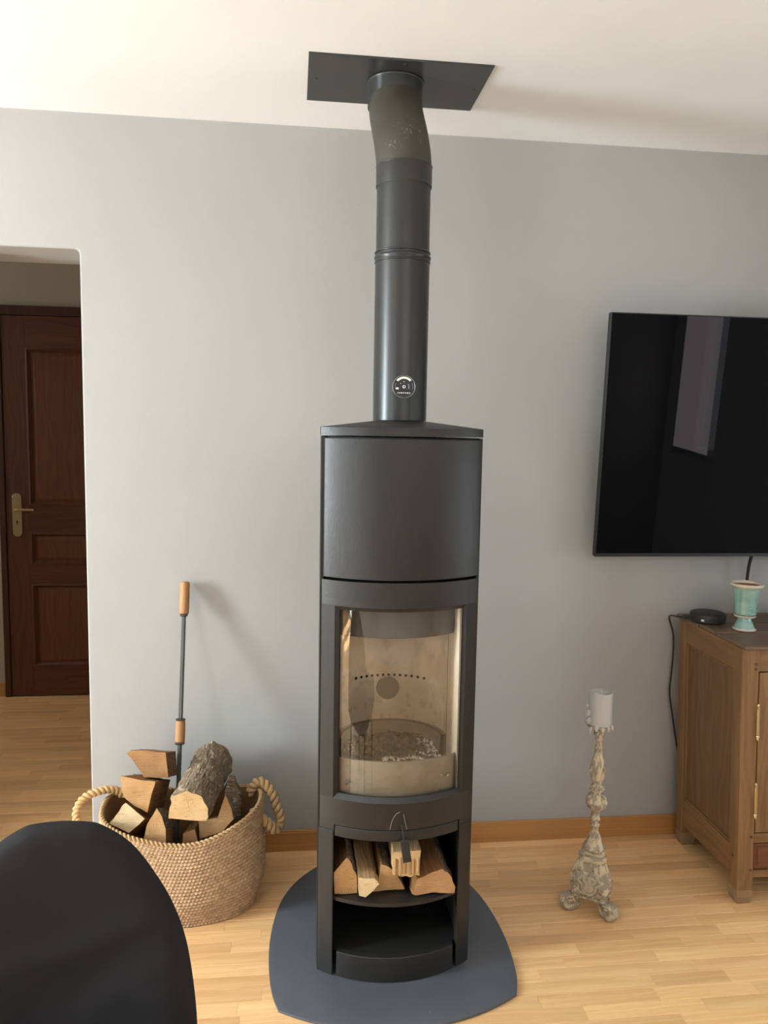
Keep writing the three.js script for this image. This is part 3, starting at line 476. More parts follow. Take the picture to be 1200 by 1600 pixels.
mk('niche_log', 'pale narrow split log with a pointed lower end, second from the left in the niche', NL, [[0.181, 0.300], [0.226, 0.292], [0.238, 0.276], [0.203, SH + 0.001], [0.184, 0.243]], 0.692, [0.0, 0.05, -1], 0.26, { end: 2, side: 2, seed: 12, grow: 1.02 });
mk('niche_log', 'quarter log behind the pointed one, in the middle of the niche', NL, [[0.241, 0.250], [0.249, 0.316], [0.270, 0.303], [0.293, 0.281], [0.308, 0.255], [0.317, SH], [0.226, SH]], 0.66, [0, 0, -1], 0.23, { end: 1, side: 0, seed: 13, barked: [1, 2, 3] });
const ridged = mk('niche_log', 'small squared log with saw ridges lying on top of the others, beside the handle tab', NL, [[0.277, 0.366], [0.296, 0.368], [0.353, 0.369], [0.352, 0.296], [0.338, 0.298], [0.326, 0.293], [0.312, 0.299], [0.299, 0.297], [0.288, 0.304], [0.277, 0.303]], 0.695, [0.03, 0.06, -1], 0.26, { end: 0, side: 2, seed: 14, rough: 0.0025 });
for (let k = 0; k < 6; k++) {                                       // ridges left by the saw on its end
  const x = 0.2845 + k * 0.0122, y0 = 0.301 - 0.004 * Math.sin(k * 2.1), y1 = 0.349 + 0.004 * Math.sin(k * 1.3), L = y1 - y0, P = ridged.position;
  obj('saw_ridge', uvBox(lathe([[0, 0], [0.0035, 0.001], [0.0046, 0.004], [0.0046, L - 0.004], [0.003, L - 0.001], [0, L]], 14).scale(1, 1, 0.9).translate(x - P.x, y0 - P.y, 0.6945 - P.z), 'y', [k * 0.11, k * 0.05]), k % 2 ? splitMats[2] : splitMats[0], ridged);
}
mk('niche_log', 'broad reddish split log with an uneven end at the right of the niche', NL, [[0.344, 0.285], [0.400, 0.303], [0.417, 0.312], [0.440, 0.280], [0.455, 0.249], [0.453, 0.236], [0.444, SH], [0.388, SH + 0.005], [0.342, SH - 0.0005], [0.331, 0.240]], 0.690, [-0.02, 0.04, -1], 0.25, { end: 3, side: 1, seed: 15, barked: [2, 3], rough: 0.004 });

// ---------------------------------------------------------------- basket
{
  const bk = thing('jute_basket', 'big oval jute basket with braided walls and two rope handles full of logs', 'basket', [-0.345, 0, 0.25]);
  const A = 0.256, B = 0.188, EX = 2.5, ROWS = 26, K = 108;
  const rad = (th) => { const c = Math.abs(Math.cos(th)), s = Math.abs(Math.sin(th)); return 1 / Math.pow(Math.pow(c / A, EX) + Math.pow(s / B, EX), 1 / EX); };
  const rim = (th) => 0.268 + 0.052 * Math.pow(Math.abs(Math.cos(th)), 2.2) + 0.004 * Math.sin(3 * th + 1);
  const prof = (v) => 0.90 + 0.10 * sstep(0, 0.35, v) - 0.03 * sstep(0.6, 1, v) + 0.008 * Math.sin(v * 7);
  const surf = (th, v, off) => { const r = rad(th) * prof(v) * (1 + 0.012 * Math.sin(5 * th + 2 * v)) + off; return V(r * Math.cos(th), v * rim(th), r * Math.sin(th)); };
  const braid = (th, v) => { const q = v * ROWS, row = Math.floor(q), f = q - row, p = th / (2 * Math.PI) * K + row * 0.37 + (f - 0.5) * 0.9; return Math.pow(Math.abs(Math.sin(Math.PI * f)), 0.6) * (0.45 + 0.55 * Math.pow(Math.abs(Math.sin(Math.PI * p)), 0.7)); };
  const NU = K * 6, NV = ROWS * 6, g = gridGeo(NU, NV, (u, v) => { const th = -u * 2 * Math.PI; return surf(th, v, 0.0100 * braid(th, v) - 0.005); });
  const col = [], R = rng(77), tone = Array.from({ length: (K + 2) * (ROWS + 2) }, () => R());
  for (let j = 0; j <= NV; j++) for (let i = 0; i <= NU; i++) { const v = j / NV, th = i / NU, q = v * ROWS, row = Math.min(ROWS - 1, Math.floor(q)), p = Math.floor(((th * K + row * 0.37 + K) % K)), t = tone[row * K + p]; col.push(...mix3([0.44, 0.275, 0.15], [0.58, 0.39, 0.225], t)); }
  g.setAttribute('color', new THREE.Float32BufferAttribute(col, 3));
  const jute = std({ vertexColors: true, roughness: 0.95 });
  const body = new THREE.Mesh(g, jute); body.name = 'woven_wall'; body.castShadow = body.receiveShadow = true; bk.add(body);
  const fibre = dataTex(256, 256, (u, v) => mix3(hex('#8f6a42'), hex('#d9bd91'), fbm(u, v, 8, 40, 611, 4)), true, [0.05, 0.05]);
  const ropeMat = std({ map: fibre, roughness: 0.95 }), ropePale = std({ map: fibre, color: rgb(1.25, 1.25, 1.2), roughness: 0.95 });
  obj('lining', [gridGeo(96, 12, (u, v) => surf(-u * 2 * Math.PI, v, -0.012), true), gridGeo(96, 6, (u, v) => { const th = -u * 2 * Math.PI, r = rad(th) * 0.88 * (1 - v); return V(r * Math.cos(th), 0.012, r * Math.sin(th)); })], std({ map: fibre, color: rgb(0.6, 0.5, 0.42), roughness: 1 }), bk);
  const twist = (curve, r, pitch, strands, closed, seg) => { const out = [], L = curve.getLength(), fr = curve.computeFrenetFrames(seg, closed); for (let s = 0; s < strands; s++) { const pts = []; for (let k = 0; k <= seg; k++) { const t = k / seg, a = t * Math.round(L / pitch) * 2 * Math.PI + s * 2 * Math.PI / strands; pts.push(curve.getPointAt(t).addScaledVector(fr.normals[k], Math.cos(a) * r).addScaledVector(fr.binormals[k], Math.sin(a) * r)); } out.push(new THREE.TubeGeometry(new THREE.CatmullRomCurve3(closed ? pts.slice(0, -1) : pts, closed), seg * 2, r * 1.02, 7, closed)); } return out; };
  const rimCurve = new THREE.CatmullRomCurve3(Array.from({ length: 72 }, (_, k) => { const th = k / 72 * 2 * Math.PI; return surf(th, 1, -0.004).add(V(0, 0.001, 0)); }), true);
  obj('rim_braid', twist(rimCurve, 0.0040, 0.028, 2, true, 360), ropeMat, bk);
  const lh = new THREE.CatmullRomCurve3([V(-0.195, 0.315, -0.06), V(-0.225, 0.342, -0.05), V(-0.275, 0.345, -0.03), V(-0.312, 0.330, -0.015), V(-0.328, 0.298, 0.0), V(-0.318, 0.258, 0.02), V(-0.295, 0.215, 0.04), V(-0.258, 0.19, 0.05)]);
  obj('rope_handle', twist(lh, 0.0068, 0.03, 2, false, 120), ropePale, bk);
  const rh = new THREE.CatmullRomCurve3([V(0.205, 0.300, -0.075), V(0.238, 0.345, -0.065), V(0.272, 0.330, -0.045), V(0.297, 0.282, -0.02), V(0.311, 0.235, 0.0), V(0.295, 0.222, 0.022), V(0.272, 0.250, 0.035), V(0.245, 0.275, 0.04), V(0.215, 0.285, 0.03)]);
  obj('rope_handle', twist(rh, 0.0085, 0.04, 2, false, 120), ropeMat, bk);
}
// fire iron: a long iron tube with two wooden grips, leaning on the wall
{
  const a = V(-0.3630, 0.08, 0.30), b = V(-0.362, 0.984, 0.028), P = (t) => a.clone().lerp(b, t).toArray();
  const f = thing('fire_iron', 'long iron fire poker with two wooden grips leaning from basket to wall', 'poker');
  const tAt = (y) => (y - a.y) / (b.y - a.y);
  obj('iron_rod', rod(P(0), P(tAt(0.985)), 0.0072, 16), steelMat, f);
  const gripMat = std({ map: woodTex('#b98a5c', '#8d6039', 640, [0.3, 0.1]), roughness: 0.6 });
  const grip = (y0, y1, r) => { const s = P(tAt(y0)), e = P(tAt(y1)), A = V(...s), L = A.distanceTo(V(...e)), g = lathe([[0, 0], [r * 0.8, 0], [r, 0.004], [r * 1.02, L / 2], [r, L - 0.004], [r * 0.8, L], [0, L]], 24); g.applyQuaternion(new THREE.Quaternion().setFromUnitVectors(V(0, 1, 0), b.clone().sub(a).normalize())); return g.translate(A.x, A.y, A.z); };
  obj('top_grip', uvBox(grip(0.883, 0.988, 0.0165), 'y'), gripMat, f);
  obj('middle_grip', uvBox(grip(0.484, 0.552, 0.0160), 'y'), gripMat, f);
  obj('ferrule', [grip(0.478, 0.486, 0.0168), grip(0.550, 0.558, 0.0168), grip(0.876, 0.885, 0.013)], steelMat, f);
}

// ---------------------------------------------------------------- candlestick and candle
{
  const cs = thing('candlestick', 'carved tall candlestick in worn grey and cream paint on three scroll feet', 'candlestick', [0.957, 0, 0.432]);
  const worn = dataTex(512, 512, (u, v) => { const a = fbm(u, v, 6, 6, 701, 5), b = sstep(0.46, 0.56, fbm(u, v, 9, 7, 702, 5)), c = sstep(0.62, 0.70, fbm(u, v, 14, 12, 703, 4)); return mix3(mix3(mix3(hex('#b9a88a'), hex('#d8cbb0'), a), hex('#8f8578'), b * 0.8), hex('#7d5c38'), c * 0.7); }, true);
  worn.repeat.set(2, 5); const wornFlat = worn.clone(); wornFlat.repeat.set(1 / 0.16, 1 / 0.16);
  const wm = std({ map: worn, roughness: 0.85, bumpMap: plasterBump, bumpScale: 0.002 }), wf = std({ map: wornFlat, roughness: 0.85 });
  const prof = [[0, 0.200], [0.034, 0.200], [0.036, 0.208], [0.026, 0.220], [0.021, 0.238], [0.016, 0.250], [0.0105, 0.262], [0.0115, 0.272], [0.0155, 0.280], [0.0115, 0.287], [0.0125, 0.295], [0.0165, 0.300], [0.013, 0.306], [0.0115, 0.318], [0.014, 0.328], [0.027, 0.340], [0.033, 0.354], [0.0315, 0.366], [0.024, 0.378], [0.014, 0.386], [0.017, 0.392], [0.0235, 0.400], [0.021, 0.407], [0.013, 0.414], [0.0165, 0.420], [0.0205, 0.436], [0.0240, 0.458], [0.0235, 0.475], [0.0185, 0.493], [0.0125, 0.510], [0.0110, 0.530], [0.0125, 0.534], [0.0105, 0.539], [0.0105, 0.556], [0.0125, 0.566], [0.0165, 0.574], [0.0165, 0.584], [0.011, 0.588], [0.022, 0.593], [0.036, 0.600], [0.0385, 0.608], [0.036, 0.6085], [0, 0.6085]];
  const st = lathe(prof, 72), p = st.attributes.position;
  for (let i = 0; i < p.count; i++) {                                // carved leaves and chips
    const x = p.getX(i), y = p.getY(i), z = p.getZ(i), r = Math.hypot(x, z), a = Math.atan2(z, x); if (r < 1e-4) continue;
    const leaf = (y > 0.325 && y < 0.388 ? 0.16 : y > 0.416 && y < 0.50 ? 0.09 : y > 0.388 && y < 0.41 ? 0.14 : y < 0.26 ? 0.06 : 0.02), tw = y > 0.325 && y < 0.39 ? 28 * y : 0;
    const k = 1 + leaf * (Math.abs(Math.sin(2.5 * a + tw)) - 0.6) + 0.09 * (noise3(V(x, y, z), 90, 4) - 0.5);
    p.setX(i, x * k); p.setZ(i, z * k);
  }
  st.computeVertexNormals();
  obj('stem', st, wm, cs);
  // three-sided base: each side bellied, with a raised shell ornament; corners end in scrolls
  const dirs = [212, 332, 92].map((d) => (d - 28) * Math.PI / 180);
  const level = (v) => { const y = lerp(0.052, 0.170, v); return [y, 0.030 + 0.024 * Math.pow(Math.sin(Math.PI * clamp(1 - v * 0.86, 0, 1) * 0.72), 1.3)]; };
  const base = gridGeo(120, 30, (u, v) => { const a = -u * 2 * Math.PI, [y, r0] = level(v); const s = Math.cos(3 * (a - dirs[0])), tri = 1 + 0.26 * s + 0.05 * Math.cos(6 * (a - dirs[0])), r = r0 * tri * (1 + 0.05 * Math.sin(a * 22) * sstep(0.2, 0.5, s) + 0.10 * (noise3(V(Math.cos(a), y * 14, Math.sin(a)), 4, 7) - 0.5)); return V(r * Math.cos(a), y, r * Math.sin(a)); });
  obj('base', [uvBox(base, 'y'), planExtrude(Array.from({ length: 60 }, (_, k) => { const a = k / 60 * 2 * Math.PI, r = 0.052 * (1 + 0.22 * Math.cos(3 * (a - dirs[0]))); return [r * Math.cos(a), r * Math.sin(a)]; }), 0.049, 0.056)]  , wf, cs);
  obj('base_cap', [0, 1].map((k) => planExtrude(Array.from({ length: 60 }, (_, i) => { const a = i / 60 * 2 * Math.PI, r = [0.0405, 0.034][k] * (1 + 0.14 * Math.cos(3 * (a - dirs[0]))); return [r * Math.cos(a), r * Math.sin(a)]; }), [0.166, 0.184][k], [0.188, 0.204][k], 0.004)), wm, cs);
  for (const a of dirs) {
    const m = a + Math.PI / 3;                                       // middle of a side
    const face = [new THREE.SphereGeometry(0.019, 20, 12).scale(1, 1.1, 0.35), new THREE.TorusGeometry(0.022, 0.004, 8, 28).scale(1, 1.15, 1)];
    for (let k = -2; k <= 2; k++) face.push(new THREE.SphereGeometry(0.008, 10, 8).scale(0.6, 1.6, 0.6).rotateZ(-k * 0.5).translate(0.014 * k, 0.016 - 0.004 * Math.abs(k), 0.004));
    obj('carved_shell', face.map((g) => g.rotateX(-0.25).translate(0, 0.098, 0.050).rotateY(Math.PI / 2 - m)), wf, cs);
    // scroll foot: a leg that runs out from under the body and rolls up in a volute
    const O = [], c0 = [0.074, 0.0265], R0 = 0.0255;
    O.push([0.022, 0.070], [0.034, 0.072], [0.044, 0.062], [0.052, 0.052]);
    for (let k = 0; k <= 30; k++) { const an = Math.PI * 0.86 - k / 30 * Math.PI * 1.66; O.push([c0[0] + R0 * Math.cos(an), c0[1] + R0 * Math.sin(an)]); }
    O.push([0.050, 0.012], [0.040, 0.024], [0.030, 0.038], [0.020, 0.050]);
    const w = 0.034, solid = toCreasedNormals(new THREE.ExtrudeGeometry(new THREE.Shape(O.map((q) => new THREE.Vector2(...q))), { depth: w - 0.008, bevelEnabled: true, bevelThickness: 0.004, bevelSize: 0.003, bevelOffset: -0.003, bevelSegments: 3 }).translate(0, 0, -(w - 0.008) / 2), 0.7);
    const foot = [uvBox(solid, 'x', [a, 0])];
    for (const sgn of [-1, 1]) { const sp = []; for (let k = 0; k <= 44; k++) { const t = k / 44, an = Math.PI * 0.9 - t * Math.PI * 3.6, rr = lerp(0.0225, 0.004, t); sp.push([c0[0] + rr * Math.cos(an), c0[1] + rr * Math.sin(an), sgn * w / 2]); } foot.push(uvBox(tube(sp, 0.0028, 70, 7), 'x')); }
    for (const k of [-1, 0, 1]) foot.push(uvBox(tube(Array.from({ length: 12 }, (_, i) => { const an = Math.PI * 0.80 - i / 11 * Math.PI * 1.2; return [c0[0] + (R0 - 0.001) * Math.cos(an), c0[1] + (R0 - 0.001) * Math.sin(an), k * 0.009]; }), 0.003, 30, 7), 'x'));
    obj('scroll_foot', foot.map((g) => g.rotateY(-a)), wf, cs);
  }
  const wax = phy({ color: rgb(0.45, 0.44, 0.415), roughness: 0.42, sheen: 0.2 });
  const cd = thing('pillar_candle', 'thick grey pillar candle with melted drips standing on the candlestick', 'candle', [0.957, 0.608, 0.432]);
  const cg = lathe([[0, 0], [0.0375, 0], [0.0385, 0.006], [0.0365, 0.012], [0.036, 0.09], [0.0365, 0.102], [0.034, 0.105], [0.028, 0.101], [0.010, 0.094], [0, 0.0935]], 48), q = cg.attributes.position;
  for (let i = 0; i < q.count; i++) { const x = q.getX(i), y = q.getY(i), z = q.getZ(i), a = Math.atan2(z, x); if (y > 0.085) q.setY(i, y + 0.004 * Math.sin(a - 0.6) + 0.002 * Math.sin(3 * a)); const k = 1 + 0.02 * (noise3(V(x, y, z), 60, 3) - 0.5); q.setX(i, x * k); q.setZ(i, z * k); }
  cg.computeVertexNormals();
  obj('wax_body', cg, wax, cd);
  obj('wick', tube([[0, 0.092, 0], [0.001, 0.102, 0.001], [0.002, 0.110, 0]], 0.0013, 10, 8), std({ color: rgb(0.65, 0.62, 0.56), roughness: 0.9 }), cd);
  const dr = []; for (const [a, y, s] of [[3.3, 0.055, 0.007], [3.1, 0.038, 0.008], [3.4, 0.026, 0.010], [3.0, 0.014, 0.008], [3.6, 0.008, 0.010], [2.2, -0.002, 0.007], [1.7, -0.004, 0.006], [2.7, -0.012, 0.007], [2.75, -0.022, 0.004], [1.2, -0.003, 0.006], [0.7, -0.003, 0.006]]) dr.push(new THREE.SphereGeometry(s, 12, 10).scale(0.9, 1.5, 0.8).translate(0.0385 * Math.cos(a), y, 0.0385 * Math.sin(a)));
  obj('wax_drip', dr, wax, cd);
}

// ---------------------------------------------------------------- sideboard with the things on it
const LEAN = 0.04, lean = (g) => { const q = plain(g), p = q.attributes.position; for (let i = 0; i < p.count; i++) p.setX(i, p.getX(i) - LEAN * p.getY(i)); q.computeVertexNormals(); return q; };
{
  const sb = thing('sideboard', 'old brown wooden sideboard with framed side panel standing below the television', 'sideboard', [0, 0, 0]);
  const L = 1.435, RX = 2.46, z0 = 0.052, z1 = 0.462, T = 0.862;
  const part = (name, geos, mat, grain, parent = sb, off = [0, 0]) => obj(name, lean(uvBox(merge(geos), grain, off)), mat, parent);
  const leg = (x0, x1, za, zb, off) => part('leg', [box(x0, x1, 0.045, 0.848, za, zb, 0.004), box(x0 + 0.002, x1 - 0.002, 0.03, 0.05, za + 0.002, zb - 0.002)], cabMat, 'y', sb, off);
  const foot = (x0, x1, za, zb) => part('foot', [(() => { const g = new THREE.BoxGeometry(x1 - x0, 0.05, zb - za, 2, 2, 2), p = g.attributes.position; for (let i = 0; i < p.count; i++) { if (p.getY(i) < -0.02) { p.setX(i, p.getX(i) * 0.80); p.setZ(i, p.getZ(i) * 0.80); } } g.computeVertexNormals(); return g.translate((x0 + x1) / 2, 0.025, (za + zb) / 2); })()], cabFootMat, 'y');
  leg(L, L + 0.055, z1 - 0.055, z1, [0.1, 0]); leg(L, L + 0.055, z0, z0 + 0.045, [0.3, 0.1]); leg(RX - 0.055, RX, z1 - 0.055, z1, [0.5, 0]); leg(RX - 0.055, RX, z0, z0 + 0.045, [0.7, 0]);
  foot(L, L + 0.055, z1 - 0.055, z1); foot(L, L + 0.055, z0, z0 + 0.045); foot(RX - 0.055, RX, z1 - 0.055, z1); foot(RX - 0.055, RX, z0, z0 + 0.045);
  const sx = L + 0.004;
  part('side_rail', [box(sx, sx + 0.022, 0.770, 0.848, z0 + 0.044, z1 - 0.054)], cabMat, 'z', sb, [0.2, 0]);
  part('side_rail', [box(sx, sx + 0.022, 0.082, 0.182, z0 + 0.044, z1 - 0.054, 0.003)], cabMat, 'z', sb, [0.6, 0.1]);
  for (const [za, zb, k] of [[z0 + 0.044, 0.255, 0], [0.2565, z1 - 0.054, 1]]) part('side_panel', [box(sx + 0.010, sx + 0.018, 0.180, 0.768, za, zb, 0.001)], cabPanelMat, 'y', sb, [0.3 * k, 0.17 * k]);
  part('side_bead', [box(sx + 0.004, sx + 0.012, 0.180, 0.768, z0 + 0.0445, z0 + 0.051, 0.002), box(sx + 0.004, sx + 0.012, 0.760, 0.767, z0 + 0.05, z1 - 0.054, 0.002), box(sx + 0.004, sx + 0.012, 0.181, 0.188, z0 + 0.05, z1 - 0.054, 0.002)], cabMat, 'y');
  part('back_board', [box(L + 0.02, RX - 0.02, 0.08, 0.848, z0 + 0.004, z0 + 0.012)], cabPanelMat, 'y');
  part('bottom_board', [box(L + 0.02, RX - 0.02, 0.10, 0.115, z0 + 0.01, z1 - 0.02)], cabPanelMat, 'x');
  part('right_side', [box(RX - 0.03, RX - 0.008, 0.09, 0.848, z0 + 0.044, z1 - 0.054)], cabPanelMat, 'y');
  // front: rails, doors with raised panels, a low drawer row
  part('front_rail', [box(L + 0.054, RX - 0.054, 0.775, 0.848, z1 - 0.03, z1 - 0.004, 0.002)], cabMat, 'x');
  part('front_rail', [box(L + 0.054, RX - 0.054, 0.206, 0.238, z1 - 0.03, z1 - 0.004, 0.002)], cabMat, 'x', sb, [0.3, 0.1]);
  part('front_rail', [box(L + 0.054, RX - 0.054, 0.088, 0.112, z1 - 0.03, z1 - 0.004, 0.002)], cabMat, 'x', sb, [0.6, 0.2]);
  const mid = (L + RX) / 2, redMat = std({ map: woodTex('#7a4a30', '#4d2b1b', 199, [0.9, 0.3]), roughness: 0.5, bumpMap: woodBump, bumpScale: 0.0006 });
  for (const [a, b] of [[L + 0.058, mid - 0.002], [mid + 0.002, RX - 0.058]]) {
    const d = part('door', [box(a, a + 0.06, 0.242, 0.772, z1 - 0.03, z1 - 0.002, 0.003), box(b - 0.06, b, 0.242, 0.772, z1 - 0.03, z1 - 0.002, 0.003), box(a + 0.06, b - 0.06, 0.242, 0.302, z1 - 0.03, z1 - 0.003, 0.002), box(a + 0.06, b - 0.06, 0.712, 0.772, z1 - 0.03, z1 - 0.003, 0.002)], cabMat, 'y', sb, [a, 0.2]);
    part('door_panel', [box(a + 0.058, b - 0.058, 0.30, 0.714, z1 - 0.026, z1 - 0.012), box(a + 0.10, b - 0.10, 0.342, 0.672, z1 - 0.016, z1 - 0.004, 0.005)], redMat, 'y', d);
    const dw = part('drawer', [box(a, b, 0.116, 0.202, z1 - 0.03, z1 - 0.006, 0.002), box(a + 0.012, b - 0.012, 0.126, 0.192, z1 - 0.012, z1 - 0.001, 0.004)], redMat, 'x', sb, [a, 0.3]);
    obj('knob', lean(lathe([[0, 0], [0.006, 0], [0.005, 0.01], [0.012, 0.018], [0.009, 0.026], [0, 0.028]], 20).rotateX(Math.PI / 2).translate((a + b) / 2, 0.159, z1 - 0.001)), brassMat, dw);
    const hx = a < mid - 0.2 ? a - 0.004 : b + 0.004;
    for (const y of [0.352, 0.612]) obj('hinge', lean(lathe([[0, -0.062], [0.003, -0.06], [0.0045, -0.055], [0.003, -0.05], [0.006, -0.047], [0.0045, -0.043], [0.0052, -0.038], [0.0052, 0.038], [0.0045, 0.043], [0.006, 0.047], [0.003, 0.05], [0.0045, 0.055], [0.003, 0.06], [0, 0.062]], 16).translate(hx, y, z1 + 0.003)), brassMat, d);
  }
  for (const [y, z] of [[0.785, z1 + 0.0005], [0.80, z1 + 0.0005], [0.23, z1 + 0.0005], [0.118, z1 + 0.0005]]) obj('peg', lean(new THREE.CylinderGeometry(0.0045, 0.0045, 0.003, 12).rotateX(Math.PI / 2).translate(L + 0.044, y, z)), doorMat, sb);
  obj('peg', lean(new THREE.CylinderGeometry(0.0045, 0.0045, 0.003, 12).rotateZ(Math.PI / 2).translate(L - 0.0005, 0.155, z1 - 0.03)), doorMat, sb);
  // top of three boards
  const zs = [[0.030, 0.182], [0.1835, 0.300], [0.3015, 0.474]];
  zs.forEach(([a, b], k) => part('top_board', [box(L + 0.002 + [-0.003, 0.001, 0][k], RX + 0.012, 0.848, T - [0.0006, 0, 0.0012][k], a, b, 0.004)], cabTopMat, 'x', sb, [k * 0.31, k * 0.09]));
}
const TOPY = 0.862;
{
  const rt = thing('round_router', 'flat round black box on the left end of the sideboard', 'router', [1.452, TOPY, 0.155]);
  const Rr = 0.060;
  obj('case', lathe([[0, 0], [Rr - 0.006, 0], [Rr - 0.002, 0.003], [Rr, 0.009], [Rr, 0.027], [Rr - 0.003, 0.032], [Rr - 0.010, 0.0345], [0, 0.0355]], 64), std({ color: rgb(0.016, 0.016, 0.017), roughness: 0.5 }), rt);
  obj('port', box(-0.005, 0.005, 0.011, 0.017, 0.0, 0.004, 0.001).translate(0, 0, 0.0585).rotateY(-0.78), std({ color: rgb(0.8, 0.8, 0.78), roughness: 0.4 }), rt).userData.label = 'white connector';
  obj('plug', box(-0.008, 0.008, 0.007, 0.021, 0, 0.03, 0.003).translate(0, 0, 0.056).rotateY(-1.75), blackPlastic, rt);
  tag(obj('power_cord', tube([[1.372, TOPY + 0.014, 0.15], [1.352, TOPY + 0.012, 0.130], [1.360, TOPY + 0.003, 0.075], [1.378, TOPY - 0.020, 0.022], [1.398, 0.78, 0.020], [1.402, 0.70, 0.020], [1.398, 0.62, 0.021], [1.396, 0.56, 0.022], [1.410, 0.48, 0.022], [1.424, 0.40, 0.026], [1.445, 0.30, 0.030]], 0.0032, 120, 8), blackPlastic), 'thin black cord hanging down behind the left corner of the sideboard', 'cord');
  // glazed urn
  const up = thing('glazed_urn', 'small turquoise glazed urn with a cream rim on the sideboard', 'pot', [1.515, TOPY, 0.275]);
  const glaze = phy({ map: dataTex(256, 256, (u, v) => mix3(hex('#6f9d93'), hex('#a9cabd'), clamp(fbm(u, v, 5, 6, 801, 4) * 1.2 - 0.1, 0, 1)), true), roughness: 0.16, clearcoat: 1, clearcoatRoughness: 0.05 });
  const cream = phy({ color: rgb(0.62, 0.54, 0.43), roughness: 0.3, clearcoat: 0.5 });
  const sq = (g, k) => { const p = g.attributes.position; for (let i = 0; i < p.count; i++) { const x = p.getX(i), z = p.getZ(i), r = Math.hypot(x, z); if (r < 1e-5) continue; const a = Math.atan2(z, x), f = 1 + k * (1 / Math.pow(Math.pow(Math.abs(Math.cos(a)), 4) + Math.pow(Math.abs(Math.sin(a)), 4), 0.25) - 1); p.setX(i, x * f); p.setZ(i, z * f); } g.computeVertexNormals(); return g; };
  obj('body', lathe([[0.0200, 0.043], [0.0330, 0.049], [0.0345, 0.060], [0.0360, 0.090], [0.0385, 0.120], [0.0430, 0.140], [0.0475, 0.150]], 48), glaze, up);
  obj('inside', [lathe([[0.0445, 0.154], [0.040, 0.14], [0.034, 0.08], [0, 0.07]], 40)], std({ color: rgb(0.20, 0.12, 0.07), roughness: 0.7 }), up);
  obj('rim', lathe([[0.0470, 0.148], [0.0520, 0.151], [0.0535, 0.156], [0.0515, 0.161], [0.0470, 0.160], [0.0440, 0.153]], 48), cream, up);
  obj('waist_band', lathe([[0.0325, 0.046], [0.0355, 0.050], [0.0340, 0.055], [0.0325, 0.046]], 40), cream, up);
  obj('foot', [sq(lathe([[0.0345, 0.008], [0.0300, 0.014], [0.0250, 0.028], [0.0205, 0.037], [0.0205, 0.044]], 48), 0.25)], glaze, up);
  obj('foot_rim', [sq(lathe([[0, 0], [0.0350, 0], [0.0365, 0.004], [0.0345, 0.009]], 48), 0.25)], cream, up);
  const orn = []; const onBody = (a, y) => V(0.0362 * Math.sin(a), y, 0.0362 * Math.cos(a));
  for (const [a, y, r] of [[-0.1, 0.074, 0.007], [0.15, 0.070, 0.006], [0.42, 0.075, 0.008], [0.66, 0.070, 0.0055]]) { const pts = []; for (let k = 0; k <= 14; k++) { const t = k / 14 * 5.2, q = r * (1 - k / 22); pts.push(onBody(a + q * Math.cos(t) / 0.036, y + q * Math.sin(t))); } orn.push(tube(pts, 0.0020, 24, 6)); }
  orn.push(tube([onBody(-0.3, 0.085), onBody(0, 0.088), onBody(0.3, 0.083), onBody(0.55, 0.088), onBody(0.8, 0.082)], 0.0018, 24, 6), tube([onBody(-0.3, 0.062), onBody(0.1, 0.060), onBody(0.5, 0.062), onBody(0.8, 0.060)], 0.0018, 24, 6));
  obj('scroll_relief', orn, glaze, up);
  const dish = thing('shallow_bowl', 'cream shallow bowl at the picture edge, right of the turquoise urn', 'bowl', [1.765, TOPY, 0.25]);
  obj('bowl_wall', lathe([[0, 0], [0.045, 0], [0.048, 0.004], [0.075, 0.022], [0.115, 0.050], [0.126, 0.058], [0.124, 0.062], [0.112, 0.054], [0.07, 0.028], [0, 0.012]], 56), std({ color: rgb(0.55, 0.49, 0.39), roughness: 0.5 }), dish);
}
// ---------------------------------------------------------------- television
{
  const tv = thing('television', 'large black flat television on the grey wall above the sideboard', 'television', [1.78, 1.5, 0.125]);
  tv.rotation.x = 0.060;
  const w = 1.462, h = 0.832;
  obj('housing', [box(-w / 2, w / 2, -h / 2, h / 2, -0.022, 0.0, 0.003), box(-0.42, 0.42, -0.34, 0.12, -0.052, -0.02, 0.012)], std({ color: rgb(0.01, 0.01, 0.011), roughness: 0.5 }), tv);
  obj('bezel', [box(-w / 2, w / 2, -h / 2, -h / 2 + 0.012, -0.002, 0.004, 0.001), box(-w / 2, w / 2, h / 2 - 0.004, h / 2, -0.002, 0.003, 0.001), box(-w / 2, -w / 2 + 0.004, -h / 2, h / 2, -0.002, 0.003, 0.001), box(w / 2 - 0.004, w / 2, -h / 2, h / 2, -0.002, 0.003, 0.001)], std({ color: rgb(0.008, 0.008, 0.009), roughness: 0.45, metalness: 0 }), tv);
  obj('screen', box(-w / 2 + 0.004, w / 2 - 0.004, -h / 2 + 0.012, h / 2 - 0.004, -0.001, 0.0012), phy({ color: rgb(0.0018, 0.0017, 0.0028), roughness: 0.015, specularIntensity: 0.34 }), tv);
  obj('wall_bracket', [box(-0.2, 0.2, -0.2, 0.1, -0.122, -0.112, 0.002), box(-0.16, -0.12, -0.25, 0.12, -0.112, -0.05, 0.002), box(0.12, 0.16, -0.25, 0.12, -0.112, -0.05, 0.002)].map((g) => g.rotateX(-0.060).translate(0, 0, 0.0)), blackPlastic, tv);
  tag(obj('television_cable', tube([[1.655, 1.10, 0.075], [1.656, 1.04, 0.055], [1.657, 0.96, 0.045], [1.655, 0.90, 0.042], [1.650, 0.868, 0.045]], 0.0055, 40, 10), blackPlastic), 'black cable running down from the television behind the urn', 'cable');
}
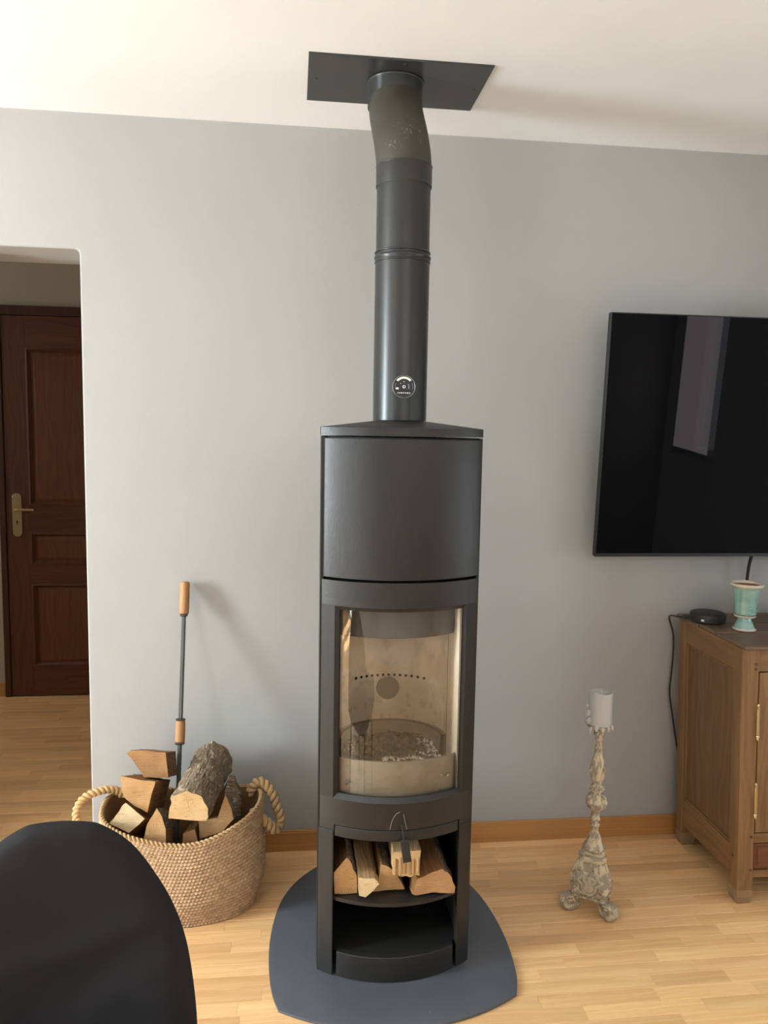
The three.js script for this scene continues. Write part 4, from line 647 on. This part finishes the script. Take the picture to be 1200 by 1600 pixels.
// ---------------------------------------------------------------- chair in the foreground
{
  const ch = thing('dining_chair', 'charcoal upholstered chair with a rounded back in the left foreground', 'chair', [-0.385, 0, 1.38]);
  const half = [[0, 0.842], [0.035, 0.840], [0.065, 0.833], [0.113, 0.800], [0.154, 0.745], [0.185, 0.687], [0.206, 0.621], [0.219, 0.53], [0.223, 0.45], [0.214, 0.40], [0.195, 0.375], [0.12, 0.362], [0, 0.36]];
  const c = new THREE.SplineCurve(half.map((p) => new THREE.Vector2(...p))).getPoints(60), out = [...c, ...c.slice(1, -1).reverse().map((p) => new THREE.Vector2(-p.x, p.y))];
  const cy = 0.60, T = 0.026, wr = (x, y) => { const q = y * 0.9 - x * 0.42; return 0.0026 * Math.sin(q * 46 + 3 * noise3(V(x, y, 0), 7, 3)) * sstep(0.45, 0.8, noise3(V(x * 2, y * 2, 1), 4, 8)); };
  const shell = (sgn) => gridGeo(out.length, 26, (u, v) => {
    const p = out[Math.round(u * out.length) % out.length], k = 1 - v, e = Math.sqrt(Math.max(0, 1 - Math.pow(k, 7))), x = p.x * k, y = cy + (p.y - cy) * k;
    return V(x, y, 0.35 * x * x + sgn * (T * Math.pow(e, 0.8) + wr(x, y) * e) - 0.10 * (y - 0.45) * 0.0);
  }, sgn < 0);
  const cloth = std({ color: rgb(0.0095, 0.008, 0.009), roughness: 0.95, bumpMap: dataTex(512, 512, (u, v) => 0.6 * fbm(u, v, 128, 128, 901, 2) + 0.4 * fbm(u, v, 20, 60, 902, 3), false, [1, 1]), bumpScale: 0.0002 });
  obj('backrest', [shell(1), shell(-1)], cloth, ch);
  const seat = new THREE.ExtrudeGeometry((() => { const s = new THREE.Shape(); s.moveTo(-0.2, 0); s.lineTo(0.2, 0); s.quadraticCurveTo(0.235, 0.25, 0.2, 0.40); s.quadraticCurveTo(0, 0.47, -0.2, 0.40); s.quadraticCurveTo(-0.235, 0.25, -0.2, 0); return s; })(), { depth: 0.05, bevelEnabled: true, bevelSize: 0.018, bevelThickness: 0.018, bevelSegments: 5, curveSegments: 20 });
  obj('seat', toCreasedNormals(seat.rotateX(Math.PI / 2).translate(0, 0.452, 0.03), 0.8), cloth, ch);
  for (const [x, z] of [[-0.17, 0.06], [0.17, 0.06], [-0.17, 0.38], [0.17, 0.38]]) obj('leg', rod([x * 1.12, 0, z + (z > 0.2 ? 0.02 : -0.03)], [x, 0.39, z], 0.009, 14, 0.013), std({ color: rgb(0.02, 0.02, 0.02), roughness: 0.5 }), ch);
}
renderer.render(scene, camera);
